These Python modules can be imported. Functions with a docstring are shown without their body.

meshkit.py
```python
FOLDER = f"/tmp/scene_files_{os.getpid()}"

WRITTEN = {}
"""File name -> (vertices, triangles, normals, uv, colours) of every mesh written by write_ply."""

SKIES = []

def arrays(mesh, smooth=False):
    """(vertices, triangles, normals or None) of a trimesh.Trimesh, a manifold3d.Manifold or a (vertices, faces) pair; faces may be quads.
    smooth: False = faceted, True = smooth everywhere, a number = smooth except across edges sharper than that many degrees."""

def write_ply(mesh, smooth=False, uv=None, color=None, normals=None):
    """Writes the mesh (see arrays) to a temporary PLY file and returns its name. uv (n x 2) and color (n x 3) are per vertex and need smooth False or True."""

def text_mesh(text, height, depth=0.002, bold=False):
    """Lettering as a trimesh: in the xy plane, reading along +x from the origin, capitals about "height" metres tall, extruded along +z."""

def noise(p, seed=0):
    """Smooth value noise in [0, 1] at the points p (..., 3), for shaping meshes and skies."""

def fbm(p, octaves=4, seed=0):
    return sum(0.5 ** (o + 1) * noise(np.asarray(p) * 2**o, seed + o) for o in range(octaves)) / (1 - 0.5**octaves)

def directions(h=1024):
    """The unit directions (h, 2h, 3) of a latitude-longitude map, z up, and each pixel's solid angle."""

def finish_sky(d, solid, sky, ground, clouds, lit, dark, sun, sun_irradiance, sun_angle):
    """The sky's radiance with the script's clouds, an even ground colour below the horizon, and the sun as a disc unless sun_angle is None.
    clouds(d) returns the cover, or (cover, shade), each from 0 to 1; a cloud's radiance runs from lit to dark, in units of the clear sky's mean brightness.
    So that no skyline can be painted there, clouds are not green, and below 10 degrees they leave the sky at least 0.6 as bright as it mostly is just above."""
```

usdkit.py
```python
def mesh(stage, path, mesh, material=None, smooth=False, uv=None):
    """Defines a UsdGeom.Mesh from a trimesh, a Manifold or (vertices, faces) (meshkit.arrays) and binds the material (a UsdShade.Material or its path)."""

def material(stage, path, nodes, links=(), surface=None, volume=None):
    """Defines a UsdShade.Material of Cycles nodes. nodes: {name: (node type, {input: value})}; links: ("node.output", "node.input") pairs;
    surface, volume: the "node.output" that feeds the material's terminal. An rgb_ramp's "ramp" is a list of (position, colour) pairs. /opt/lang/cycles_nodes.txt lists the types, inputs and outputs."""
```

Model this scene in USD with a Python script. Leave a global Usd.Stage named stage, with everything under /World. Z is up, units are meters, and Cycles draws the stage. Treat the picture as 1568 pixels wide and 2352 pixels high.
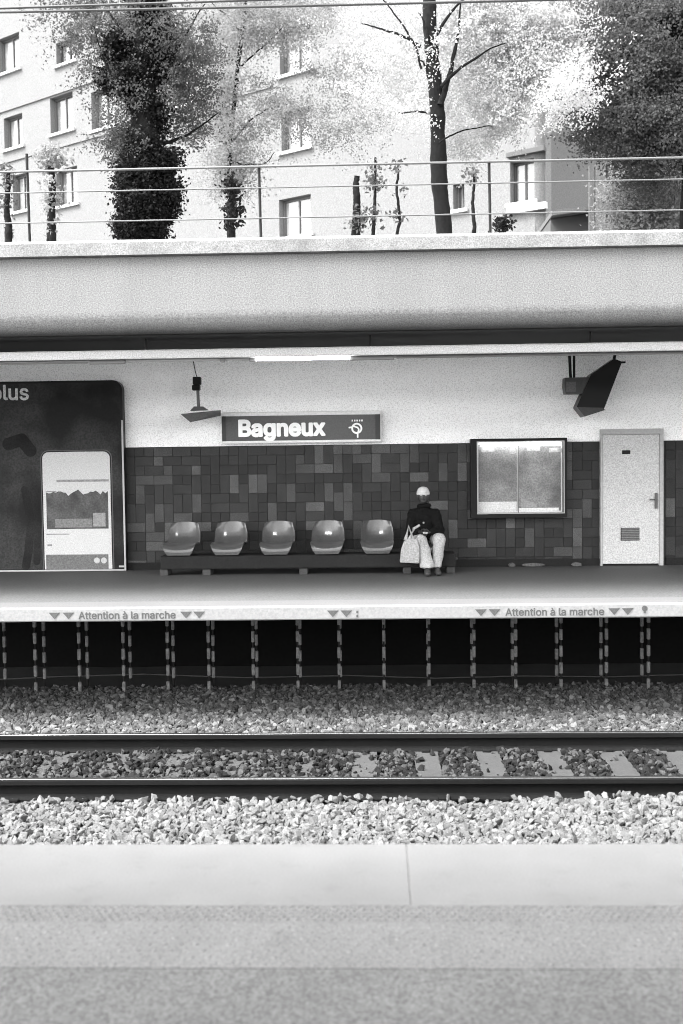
import math, random
import numpy as np, trimesh, manifold3d, shapely
from shapely import geometry as sg, affinity
from pxr import Usd, UsdGeom, UsdLux, UsdShade, Gf, Sdf, Vt
import usdkit, meshkit

stage = Usd.Stage.CreateInMemory()
UsdGeom.SetStageUpAxis(stage, 'Z'); UsdGeom.SetStageMetersPerUnit(stage, 1.0)
UsdGeom.Xform.Define(stage, '/World'); UsdGeom.Scope.Define(stage, '/World/Looks')
rng = np.random.default_rng(7); random.seed(7)

# ------------------------------------------------------------------ camera, sky, sun, exposure
EYE = np.array([0.0, 0.0, 1.56]); FPX = 2503.5; CU, CV = 784.0, 1176.0     # a 38 mm lens, picture 1568 units wide
YAW, PITCH, ROLL = math.atan(-123 / 3800), math.atan(185 / 3800), 0.0125
EXPOSURE = 3.36
SUN_EL, SUN_H = math.radians(58), np.array([-0.89, -0.456])
SUN_I, SUN_ANGLE, SKY_I = 0.14, 18.0, 0.15

fwd = np.array([math.sin(YAW) * math.cos(PITCH), math.cos(YAW) * math.cos(PITCH), -math.sin(PITCH)])
r0 = np.array([math.cos(YAW), -math.sin(YAW), 0]); u0 = np.cross(r0, fwd)
right = math.cos(ROLL) * r0 - math.sin(ROLL) * u0; up = math.cos(ROLL) * u0 + math.sin(ROLL) * r0
cam = UsdGeom.Camera.Define(stage, '/World/camera')
m = Gf.Matrix4d(*right, 0, *up, 0, *(-fwd), 0, *EYE, 1)
cam.AddTransformOp().Set(m)
cam.CreateHorizontalApertureAttr(24.0); cam.CreateVerticalApertureAttr(36.0); cam.CreateFocalLengthAttr(24.0 * FPX / 1568)
cam.CreateFStopAttr(2.5); cam.CreateFocusDistanceAttr(13.0); cam.CreateExposureAttr(EXPOSURE); cam.CreateClippingRangeAttr(Gf.Vec2f(0.05, 500))

sd = np.array([*(SUN_H * math.cos(SUN_EL)), math.sin(SUN_EL)]); sd /= np.linalg.norm(sd)
sky = UsdLux.DomeLight.Define(stage, '/World/sky')
skym = usdkit.material(stage, '/World/Looks/sky_material', {
    's': ('sky_texture', {'sky_type': 'single_scattering', 'sun_disc': False, 'sun_elevation': SUN_EL, 'sun_rotation': math.atan2(sd[0], sd[1]), 'aerosol_density': 3.0}),
    'g': ('rgb_to_bw', {}), 'b': ('background_shader', {'strength': SKY_I})},
    [('s.color', 'g.color'), ('g.val', 'b.color')], surface='b.background')
UsdShade.MaterialBindingAPI.Apply(sky.GetPrim()).Bind(skym)
sky.GetPrim().SetCustomDataByKey('kind', 'structure')
sun = UsdLux.DistantLight.Define(stage, '/World/sun')
sun.CreateIntensityAttr(SUN_I); sun.CreateAngleAttr(SUN_ANGLE); sun.CreateNormalizeAttr(True); sun.CreateColorAttr(Gf.Vec3f(1, 1, 1))
zx = -sd; zz = sd; xx = np.cross([0, 0, 1.0], zz); xx /= np.linalg.norm(xx); yy = np.cross(zz, xx)
sun.AddTransformOp().Set(Gf.Matrix4d(*xx, 0, *yy, 0, *zz, 0, 0, 0, 50, 1))

def pt(u, v, Y):
    d = fwd * FPX + right * (u - CU) + up * (CV - v)
    return EYE + d * (Y / d[1])

# ------------------------------------------------------------------ helpers
used = {}
def uniq(parent, name):
    k = (str(parent), name); n = used.get(k, 0); used[k] = n + 1
    return f'{parent}/{name}' + (f'_{n:03d}' if n else '')
def meta(p, label=None, cat=None, group=None, kind=None):
    for k, x in (('label', label), ('category', cat), ('group', group), ('kind', kind)):
        if x: p.SetCustomDataByKey(k, x)
    return p
def thing(name, label, cat, group=None, kind=None):
    return meta(UsdGeom.Xform.Define(stage, uniq('/World', name)).GetPrim(), label, cat, group, kind)
def obj(name, mesh, mat, parent=None, smooth=False, **kw):
    base = parent.GetPath() if parent is not None else '/World'
    if isinstance(mesh, list): mesh = trimesh.util.concatenate(mesh)
    return meta(usdkit.mesh(stage, uniq(base, name), mesh, mat, smooth).GetPrim(), **kw)

def box(x0, x1, y0, y1, z0, z1):
    b = trimesh.creation.box([abs(x1 - x0), abs(y1 - y0), abs(z1 - z0)]); b.apply_translation([(x0 + x1) / 2, (y0 + y1) / 2, (z0 + z1) / 2]); return b
def bbox(x0, x1, y0, y1, z0, z1, r=0.008):
    pts = []
    lo, hi = (x0, y0, z0), (x1, y1, z1)
    for sx in (0, 1):
        for sy in (0, 1):
            for sz in (0, 1):
                c = [(lo, hi)[s][k] for k, s in enumerate((sx, sy, sz))]
                for k in range(3):
                    p = [c[j] + (r if (sx, sy, sz)[j] == 0 else -r) for j in range(3)]; p[k] = c[k]; pts.append(p)
    return trimesh.convex.convex_hull(np.array(pts))
def tube(points, radii, sides=8, cap=True):
    p = np.asarray(points, float); radii = np.broadcast_to(radii, (len(p),))
    t = np.gradient(p, axis=0); t /= np.linalg.norm(t, axis=1, keepdims=True) + 1e-12
    a = np.cross(t, np.where(np.abs(t[:, 2:]) < 0.9, [0, 0, 1.0], [1.0, 0, 0])); a /= np.linalg.norm(a, axis=1, keepdims=True) + 1e-12
    b = np.cross(t, a); g = np.arange(sides) * 2 * np.pi / sides
    v = (p[:, None] + radii[:, None, None] * (np.cos(g)[None, :, None] * a[:, None] + np.sin(g)[None, :, None] * b[:, None])).reshape(-1, 3)
    f = []
    for i in range(len(p) - 1):
        for j in range(sides):
            q = (i * sides + j, i * sides + (j + 1) % sides, (i + 1) * sides + (j + 1) % sides, (i + 1) * sides + j)
            f += [(q[0], q[1], q[2]), (q[0], q[2], q[3])]
    if cap:
        for i, o in ((0, 1), (len(p) - 1, 0)):
            for j in range(1, sides - 1):
                tri = (i * sides, i * sides + j, i * sides + j + 1); f.append(tri[::-1] if not o else tri)
    return trimesh.Trimesh(v, np.array(f), process=False)
def rod(a, b, r, sides=10): return tube([a, b], [r, r], sides)
def ext_x(poly, x0, x1):            # polygon in (y, z) extruded along x
    e = trimesh.creation.extrude_polygon(poly, x1 - x0, engine='earcut'); v = e.vertices.copy()
    e.vertices = np.c_[v[:, 2] + x0, v[:, 0], v[:, 1]]; return e
def ext_y(poly, y0, y1):            # polygon in (x, z) extruded along y; y0 is the side towards the camera
    e = trimesh.creation.extrude_polygon(poly, y1 - y0, engine='earcut'); v = e.vertices.copy()
    e.vertices = np.c_[v[:, 0], v[:, 2] + y0, v[:, 1]]; e.invert(); return e
def polys(s): return [g for g in getattr(s, 'geoms', [s]) if g.area > 1e-7]
def exty(shape, y0, y1): return [ext_y(g, y0, y1) for g in polys(shape)]
def rrect(x0, x1, z0, z1, r): return sg.box(x0 + r, z0 + r, x1 - r, z1 - r).buffer(r, quad_segs=6)
def text(s, cap, x, z, y, bold=False, depth=0.003, fat=0.0):
    t = meshkit.text_mesh(s, cap, depth, bold); v = t.vertices.copy()
    t.vertices = np.c_[v[:, 0] + x, y - v[:, 2], v[:, 1] + z]; return t

def shape_of(s, cap, fat=0.0, bold=True):
    t = meshkit.text_mesh(s, cap, 0.01, bold); f = t.faces[t.face_normals[:, 2] > 0.9]
    return shapely.union_all([sg.Polygon(t.vertices[i][:, :2]) for i in f]).buffer(fat + 1e-5, quad_segs=3)
BRIGHT = ('white_plaster', 'white_ceiling', 'door_paint', 'door_frame_paint', 'sign_frame', 'white_lettering', 'screen_print', 'pale_trousers', 'white_bag', 'legend_print', 'legend_print_low', 'window_trim', 'grey_plastic_shell', 'near_edge_slab', 'net_curtain', 'pale_beam_paint', 'fascia_concrete', 'near_rough_strip', 'near_grey_asphalt', 'near_pale_asphalt')
def mat(name, base, rough=0.8, grain=0.0, gs=40.0, var=0.0, vs=1.5, bump=0.0, bs=60.0, metal=0.0, spec=0.5, vstretch=(1, 1, 1), coat=0.0, rand=0.0, spots=0.0):
    if name not in BRIGHT: base *= 0.535
    if base < 0.016: spec = min(spec, 0.12)
    n = {'p': ('principled_bsdf', {'roughness': rough, 'metallic': metal, 'specular_ior_level': spec, 'base_color': (base,) * 3, 'coat_weight': coat, 'coat_roughness': 0.08})}
    L = []; cur = None
    if grain or var or bump or rand or spots: n['g'] = ('geometry', {})
    if grain:
        n['n1'] = ('noise_texture', {'scale': gs, 'detail': 1.0, 'roughness': 0.6})
        n['r1'] = ('rgb_ramp', {'ramp': [(0.28, (base * (1 - grain),) * 3), (0.5, (base,) * 3), (0.72, (min(1, base * (1 + grain)),) * 3)]})
        L += [('g.position', 'n1.vector'), ('n1.fac', 'r1.fac')]; cur = 'r1.color'
    if var:
        n['mp'] = ('mapping', {'scale': vstretch}); n['n2'] = ('noise_texture', {'scale': vs, 'detail': 5.0, 'roughness': 0.6})
        lo, hi = 1 - var, 1 + var * 0.6
        if cur is None: lo, hi = base * lo, min(1, base * hi)
        n['r2'] = ('rgb_ramp', {'ramp': [(0.3, (lo,) * 3), (0.7, (hi,) * 3)]})
        L += [('g.position', 'mp.vector'), ('mp.vector', 'n2.vector'), ('n2.fac', 'r2.fac')]
        if cur is None: cur = 'r2.color'
        else:
            n['mx'] = ('mix', {'mix_type': 'multiply', 'fac': 1.0}); L += [(cur, 'mx.color1'), ('r2.color', 'mx.color2')]; cur = 'mx.color'
    if spots and cur:
        n['n5'] = ('noise_texture', {'scale': 7.0, 'detail': 4.0, 'roughness': 0.65}); n['r5'] = ('rgb_ramp', {'ramp': [(0.58, (1, 1, 1)), (0.68, (1 - spots,) * 3)]}); n['mx5'] = ('mix', {'mix_type': 'multiply', 'fac': 1.0})
        L += [('g.position', 'n5.vector'), ('n5.fac', 'r5.fac'), (cur, 'mx5.color1'), ('r5.color', 'mx5.color2')]; cur = 'mx5.color'
    if rand:
        n['oi'] = ('geometry', {}); n['r3'] = ('rgb_ramp', {'ramp': [(0, (1 - rand,) * 3), (1, (1 + rand,) * 3)]}); L += [('oi.random_per_island', 'r3.fac')]
        if cur is None: n['c0'] = ('color', {'value': (base,) * 3}); cur = 'c0.color'
        n['mx3'] = ('mix', {'mix_type': 'multiply', 'fac': 1.0}); L += [(cur, 'mx3.color1'), ('r3.color', 'mx3.color2')]; cur = 'mx3.color'
    if cur: L.append((cur, 'p.base_color'))
    if bump:
        n['n4'] = ('noise_texture', {'scale': bs, 'detail': 3.0}); n['bp'] = ('bump', {'strength': bump, 'distance': 0.01})
        L += [('g.position', 'n4.vector'), ('n4.fac', 'bp.height'), ('bp.normal', 'p.normal')]
    return usdkit.material(stage, f'/World/Looks/{name}', n, L, surface='p.BSDF')
def leafmat(name, base, trans=0.35, rand=0.45):
    return usdkit.material(stage, f'/World/Looks/{name}', {
        'g': ('geometry', {}), 'r': ('rgb_ramp', {'ramp': [(0, (base * (1 - rand),) * 3), (1, (base * (1 + rand),) * 3)]}),
        'd': ('principled_bsdf', {'roughness': 0.6, 'specular_ior_level': 0.2 if base > 0.05 else 0.08}), 't': ('translucent_bsdf', {}), 'm': ('mix_closure', {'fac': trans})},
        [('g.random_per_island', 'r.fac'), ('r.color', 'd.base_color'), ('r.color', 't.color'), ('d.BSDF', 'm.closure1'), ('t.BSDF', 'm.closure2')], surface='m.closure')
def glow(name, c, s): return usdkit.material(stage, f'/World/Looks/{name}', {'e': ('emission', {'color': (c,) * 3, 'strength': s})}, [], surface='e.emission')
pane = usdkit.material(stage, '/World/Looks/pane_glass', {'f': ('layer_weight', {'blend': 0.35}), 'r': ('rgb_ramp', {'ramp': [(0, (0.05,) * 3), (0.6, (0.12,) * 3), (1, (0.7,) * 3)]}), 't': ('transparent_bsdf', {'color': (0.95,) * 3}), 'g': ('glossy_bsdf', {'color': (1, 1, 1), 'roughness': 0.02}), 'm': ('mix_closure', {})},
    [('f.facing', 'r.fac'), ('r.color', 'm.fac'), ('t.BSDF', 'm.closure1'), ('g.BSDF', 'm.closure2')], surface='m.closure')

# ------------------------------------------------------------------ materials
M = dict(
    fascia=mat('fascia_concrete', 0.100, 0.85, 0.45, 75, 0.13, 1.6, 0.25, 30, vstretch=(1, 1, 0.12), spots=0.1),
    coping=mat('coping_concrete', 0.225, 0.85, 0.4, 75, 0.32, 3.5, 0.3, 30, spots=0.4),
    fasciapale=mat('pale_beam_paint', 0.42, 0.8, 0.3, 70, 0.12, 1.5, vstretch=(0.4, 1, 1)),
    soffit=mat('shaded_soffit', 0.05, 0.9, 0.3, 40, 0.2, 1.2),  # dark tone carries the shade of the recess behind the fascia
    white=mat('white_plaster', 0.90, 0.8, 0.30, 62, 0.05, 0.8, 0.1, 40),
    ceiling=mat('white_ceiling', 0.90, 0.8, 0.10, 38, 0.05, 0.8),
    joint=mat('tile_mortar', 0.055, 0.9, 0.3, 60),
    lip=mat('white_edge_paint', 0.25, 0.6, 0.14, 45, 0.06, 1.4),
    edge=mat('pale_edge_stone', 0.17, 0.7, 0.2, 45, 0.08, 1.4),
    ink=mat('grey_lettering', 0.055, 0.7, 0.35, 60),
    void=mat('void_shade_masonry', 0.006, 0.95, 0.3, 20),  # near-black colour stands in for the shade under the platform
    rod=mat('dark_rod', 0.02, 0.8), sleeve=mat('pale_sleeve', 0.22, 0.7, 0.35, 30),
    rust=mat('rusty_steel', 0.008, 0.9, 0.25, 60, 0.2, 3, spec=0.15),
    polished=mat('polished_steel', 0.75, 0.25, metal=1.0),
    sleeper=mat('sleeper_concrete', 0.050, 0.85, 0.25, 60, 0.2, 3, 0.3, 60),
    bed=mat('track_dirt', 0.03, 0.95, 0.4, 40, 0.3, 2),
    nearslab=mat('near_edge_slab', 0.140, 0.75, 0.10, 120, 0.10, 2.2, 0.08, 120, spots=0.1),
    nearrough=mat('near_rough_strip', 0.132, 0.85, 0.3, 80, 0.10, 4, 0.4, 90, spots=0.2),
    nearmid=mat('near_pale_asphalt', 0.145, 0.85, 0.35, 90, 0.14, 3, 0.25, 140, spots=0.14),
    nearfloor=mat('near_grey_asphalt', 0.115, 0.85, 0.5, 100, 0.14, 2.5, 0.3, 160, spots=0.16),
    street=mat('street_paving', 0.30, 0.9, 0.2, 20, 0.2, 0.6),
    galv=mat('galvanised_steel', 0.13, 0.5, metal=0.0),
    dark=mat('dark_metal', 0.018, 0.5), black=mat('black_plastic', 0.012, 0.35), greymetal=mat('grey_metal', 0.16, 0.5, 0.1, 60),
    alu=mat('pale_aluminium', 0.62, 0.4),
    door=mat('door_paint', 0.41, 0.5, 0.32, 62, 0.05, 2), doorframe=mat('door_frame_paint', 0.33, 0.6, 0.12, 40),
    vent=mat('vent_metal', 0.22, 0.6, 0.2, 60),
    signpanel=mat('sign_panel', 0.075, 0.4, 0.25, 50), signframe=mat('sign_frame', 0.70, 0.5, 0.1, 50), letter=mat('white_lettering', 0.9, 0.5),
    seat=mat('grey_plastic_shell', 0.038, 0.32, 0.25, 60, coat=0.45), beam=mat('bench_beam', 0.024, 0.7, 0.25, 45, 0.1, 2), pier=mat('bench_pier', 0.05, 0.8, 0.25, 45),
    skirting=mat('dark_skirting', 0.025, 0.8, 0.3, 45),
    skin=mat('dark_skin', 0.03, 0.5), coat=mat('black_coat', 0.007, 0.9, 0.4, 60), trousers=mat('pale_trousers', 0.27, 0.9, 0.3, 62), hat=mat('white_knit', 0.72, 0.95, 0.1, 60),
    shoe=mat('dark_shoe', 0.035, 0.6), bag=mat('white_bag', 0.235, 0.7, 0.3, 45), paper=mat('white_paper', 0.8, 0.8),
    bark=mat('dark_bark', 0.012, 0.95, 0.5, 25, 0.3, 4, 0.6, 18), bark2=mat('grey_bark', 0.009, 0.95, 0.45, 25, 0.3, 4, 0.5, 18),
    facade=mat('white_render', 0.16, 0.85, 0.25, 26, 0.03, 0.3), sideface=mat('grey_shaded_render', 0.085, 0.85, 0.3, 30, 0.06, 0.4),
    trim=mat('window_trim', 0.30, 0.7), reveal=mat('dark_frame', 0.03, 0.6), shutter=mat('grey_shutter', 0.2, 0.7, 0.2, 10), curtain=mat('net_curtain', 0.21, 0.9, 0.1, 10),
    winframe=mat('grey_window_frame', 0.10, 0.6),
    roofing=mat('dark_roofing', 0.06, 0.8), wire=mat('dark_wire', 0.03, 0.6),
    leaf_ivy=leafmat('ivy_leaves', 0.014, 0.15), leaf_dark=leafmat('dark_leaves', 0.10, 0.35), leaf_mid=leafmat('mid_leaves', 0.32, 0.5), leaf_pale=leafmat('pale_leaves', 0.40, 0.5, 0.2),
)
M['asphalt'] = usdkit.material(stage, '/World/Looks/deck_shade_asphalt', {'g': ('geometry', {}), 's': ('separate_xyz', {}), 'n': ('noise_texture', {'scale': 1.6, 'detail': 5.0}), 'n2': ('noise_texture', {'scale': 40.0, 'detail': 1.0}),
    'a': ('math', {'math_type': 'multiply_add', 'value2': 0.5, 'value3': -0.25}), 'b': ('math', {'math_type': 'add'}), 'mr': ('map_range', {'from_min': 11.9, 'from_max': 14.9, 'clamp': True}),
    'r': ('rgb_ramp', {'ramp': [(0.0, (0.074,) * 3), (0.3, (0.043,) * 3), (0.65, (0.033,) * 3), (1.0, (0.033,) * 3)]}), 'r2': ('rgb_ramp', {'ramp': [(0.28, (0.6,) * 3), (0.72, (1.4,) * 3)]}), 'm': ('mix', {'mix_type': 'multiply', 'fac': 1.0}), 'p': ('principled_bsdf', {'roughness': 0.75})},  # ramp along y paints the deck's shade, darkening towards the wall
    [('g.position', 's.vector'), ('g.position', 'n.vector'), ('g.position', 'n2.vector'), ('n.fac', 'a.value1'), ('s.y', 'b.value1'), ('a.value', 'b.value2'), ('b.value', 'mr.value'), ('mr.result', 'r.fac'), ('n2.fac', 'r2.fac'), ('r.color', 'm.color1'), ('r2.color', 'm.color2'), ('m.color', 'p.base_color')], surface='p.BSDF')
TILE = [mat(f'glazed_tile_{w}', b, 0.5, 0.45, 62, 0.25, 6, spec=0.2) for w, b in (('dark', 0.036), ('dusky', 0.042), ('grey', 0.051), ('light', 0.086), ('pale', 0.125))]

XL, XR = -9.0, 10.0
# ------------------------------------------------------------------ structure: near platform
YE = 4.35
npf = thing('platform', 'pale concrete platform with an edge of long slabs, nearest the viewer', 'platform', kind='structure')
jx = pt(937, 2000, 4.1)[0]
edges = [jx + k * 3.2 for k in range(-3, 4)]
for a, b in zip(edges[:-1], edges[1:]):
    obj('edge_slab', bbox(a + 0.001, b - 0.001, 3.74, YE, -0.2, 0.0, 0.003), M['nearslab'], npf)
obj('joint_fill', box(XL, XR, 3.745, YE - 0.02, -0.19, -0.004), M['nearmid'], npf)
obj('rough_strip', box(XL, XR, 3.60, 3.736, -0.2, -0.002), M['nearrough'], npf)
obj('paving', box(XL, XR, 3.275, 3.598, -0.2, -0.001), M['nearmid'], npf)
obj('paving', box(XL, XR, -6, 3.271, -0.2, -0.004), M['nearfloor'], npf)
def studs(xa, xb, ya, yb, step, r_, h_):
    V, F = [], []; a = np.arange(7) * 2 * np.pi / 7; c = np.stack([np.cos(a), np.sin(a)], 1); n = 0
    for j, y in enumerate(np.arange(ya, yb, step * 0.87)):
        for x in np.arange(xa + (j % 2) * step / 2, xb, step):
            V += [np.c_[c * r_ + [x, y], np.full(7, -0.003)], np.c_[c * r_ * .6 + [x, y], np.full(7, -0.003 + h_)]]
            F += [(n + i, n + (i + 1) % 7, n + 7 + (i + 1) % 7) for i in range(7)] + [(n + i, n + 7 + (i + 1) % 7, n + 7 + i) for i in range(7)] + [(n + 7, n + 7 + i, n + 8 + i) for i in range(1, 6)]; n += 14
    return trimesh.Trimesh(np.vstack(V), np.array(F), process=False)
obj('tactile_stud', studs(-2.6, 3.0, 3.30, 3.58, 0.052, 0.013, 0.0045), M['nearmid'], npf, kind='stuff')
obj('tactile_stud', studs(-2.6, 3.0, 3.625, 3.73, 0.030, 0.009, 0.005), M['nearrough'], npf, kind='stuff')
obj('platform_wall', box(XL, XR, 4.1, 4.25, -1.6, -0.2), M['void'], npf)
nc = thing('added_shade_canopy', 'unseen concrete canopy added to shade the near platform', 'canopy')
obj('roof_slab', bbox(XL, XR, -2.2, 3.1, 4.5, 4.75, 0.05), M['fascia'], nc)  # out of view, added to darken the near platform behind its edge
# ------------------------------------------------------------------ track bed
def zb(x, y):
    x = np.asarray(x, float); y = np.asarray(y, float)
    z = np.where(y < 8.95, -1.315, np.where(y < 10.66, -1.285, -1.29 + 0.0 * y))
    cover = np.clip((0.6 - x) / 1.6, 0, 1) * ((y > 9.1) & (y < 10.5)) * 0.008
    heap = 0.07 * np.clip((x - 0.9) / 1.6, 0, 1) * np.exp(-((y - 8.75) / 0.28) ** 2)
    return z + cover + heap + 0.03 * (meshkit.fbm(np.stack([x * 1.1, y * 1.1, 0 * x], -1), 3, 4) - 0.5)
gx, gy = np.meshgrid(np.linspace(XL, XR, 120), np.linspace(4.25, 15.3, 80), indexing='ij')
gz = zb(gx, gy) - 0.05; gi = np.arange(gx.size).reshape(gx.shape)
q = np.stack([gi[:-1, :-1], gi[1:, :-1], gi[1:, 1:], gi[:-1, 1:]], -1).reshape(-1, 4)
obj('track_ground', (np.stack([gx, gy, gz], -1).reshape(-1, 3), q), M['bed'], smooth=True, label='dark dirt bed under the ballast between the platforms', cat='ground', kind='structure')
def stones(name, label, x0, x1, y0, y1, density, base, seed, size=(0.022, 0.042), skip=None, tones=(0.45, 0.8, 1.2, 2.0)):
    r = np.random.default_rng(seed)
    pi = UsdGeom.PointInstancer.Define(stage, uniq('/World', name)); meta(pi.GetPrim(), label, 'ballast', None, 'stuff')
    ms = [mat(f'{name}_stone_{i}_{seed}', b * base, 0.85, 0.25, 90) for i, b in enumerate(tones)]
    protos = []
    for k in range(12):
        p = r.normal(size=(13, 3)); p /= np.linalg.norm(p, axis=1, keepdims=True); p *= r.uniform(0.75, 1.1, (13, 1)) * np.array([1.25, 0.95, 0.75])
        h = trimesh.convex.convex_hull(p); path = f'{pi.GetPath()}/stone_{k:03d}' if k else f'{pi.GetPath()}/stone'
        usdkit.mesh(stage, path, h, ms[(k * 5) % 4 if k % 3 else k % 2]); protos.append(path)
    n = int((x1 - x0) * (y1 - y0) * density); x = r.uniform(x0, x1, n); y = r.uniform(y0, y1, n)
    s = r.uniform(*size, n) * np.where(r.random(n) < 0.12, 1.35, 1)
    z = zb(x, y) + r.uniform(-0.035, 0.018, n) - 0.0
    keep = np.ones(n, bool)
    for yr in (9.05, 10.55): keep &= np.abs(y - yr) > 0.075
    if skip is not None: keep &= ~skip(x, y, z)
    x, y, z, s = x[keep], y[keep], z[keep], s[keep]; n = len(x)
    qs = r.normal(size=(n, 4)); qs /= np.linalg.norm(qs, axis=1, keepdims=True)
    pi.CreatePrototypesRel().SetTargets([Sdf.Path(p) for p in protos])
    pi.CreateProtoIndicesAttr(Vt.IntArray.FromNumpy(r.integers(0, 12, n).astype(np.int32)))
    pi.CreatePositionsAttr(Vt.Vec3fArray.FromNumpy(np.stack([x, y, z], -1).astype(np.float32)))
    pi.CreateScalesAttr(Vt.Vec3fArray.FromNumpy(np.repeat(s[:, None], 3, 1).astype(np.float32)))
    pi.CreateOrientationsAttr(Vt.QuathArray([Gf.Quath(float(a), float(b), float(c), float(d)) for a, b, c, d in qs]))
SLX = [pt(u, 1755, 9.9)[0] for u in (690, 829, 983, 1130, 1279, 1428)]
sp = (SLX[-1] - SLX[0]) / 5; sl0 = SLX[0]
SLX = [sl0 + sp * k for k in range(-8, 8)]
def on_sleeper(x, y, z):
    on = np.zeros(len(x), bool)
    for k, s in enumerate(SLX): on |= (np.abs(x - s) < 0.125) & (y > 9.1) & (y < 10.5) 
    return on & (np.random.default_rng(3).random(len(x)) < np.clip(0.72 + (x - sl0) * 0.2, 0.72, 0.97))
stones('track_ballast', 'bright clean ballast stones heaped before the near rail', -5, 6, 7.2, 8.98, 1150, 0.155, 11, (0.022, 0.042), None, (0.7, 0.95, 1.1, 1.35))
stones('track_ballast', 'grey dusty ballast stones lying between the two rails', -6, 7, 9.12, 10.48, 1000, 0.028, 12, (0.02, 0.038), on_sleeper)
stones('track_ballast', 'mottled grey ballast stones beyond the far rail, running under the platform', -7.5, 9, 10.62, 13.55, 950, 0.095, 13, (0.024, 0.046))
# sleepers
order = ['first', 'second', 'third', 'fourth', 'fifth', 'sixth', 'seventh', 'eighth', 'ninth', 'tenth', 'eleventh', 'twelfth', 'thirteenth', 'fourteenth', 'fifteenth', 'sixteenth']
for k, s in enumerate(reversed(SLX)):
    t = thing('sleeper', f'grey concrete sleeper under the rails, {order[k]} from the end where ballast heaps up', 'sleeper', 'concrete sleepers of the track')
    obj('beam', ext_x(sg.Polygon([(8.85, -1.45), (10.97, -1.45), (10.97, -1.30), (10.5, -1.287), (9.3, -1.287), (8.85, -1.30)]), s - 0.115, s + 0.115), M['sleeper'], t)
    for yr in (9.05, 10.55):
        for d in (-0.095, 0.095):
            obj('rail_clip', bbox(s - 0.04, s + 0.04, yr + d - 0.025, yr + d + 0.025, -1.29, -1.262, 0.008), M['rust'], t)
# rails
def rail(y, label):
    t = thing('rail', label, 'rail', 'rails of the track')
    pr = sg.Polygon([(-.075, -.172), (.075, -.172), (.075, -.160), (.02, -.145), (.009, -.13), (.009, -.06), (.036, -.045), (.036, -.012), (.026, -.002), (-.026, -.002), (-.036, -.012), (-.036, -.045), (-.009, -.06), (-.009, -.13), (-.02, -.145), (-.075, -.160)])
    obj('rail_body', ext_x(affinity.translate(pr, y, -1.12), XL, XR), M['rust'], t, smooth=30)
    obj('running_surface', bbox(XL, XR, y - 0.027, y + 0.027, -1.1225, -1.119, 0.0012), M['polished'], t)
rail(9.05, 'dark steel rail with shiny top, nearer the bright clean ballast')
rail(10.55, 'dark steel rail with shiny top, farther off, nearer the opposite platform')

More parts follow.
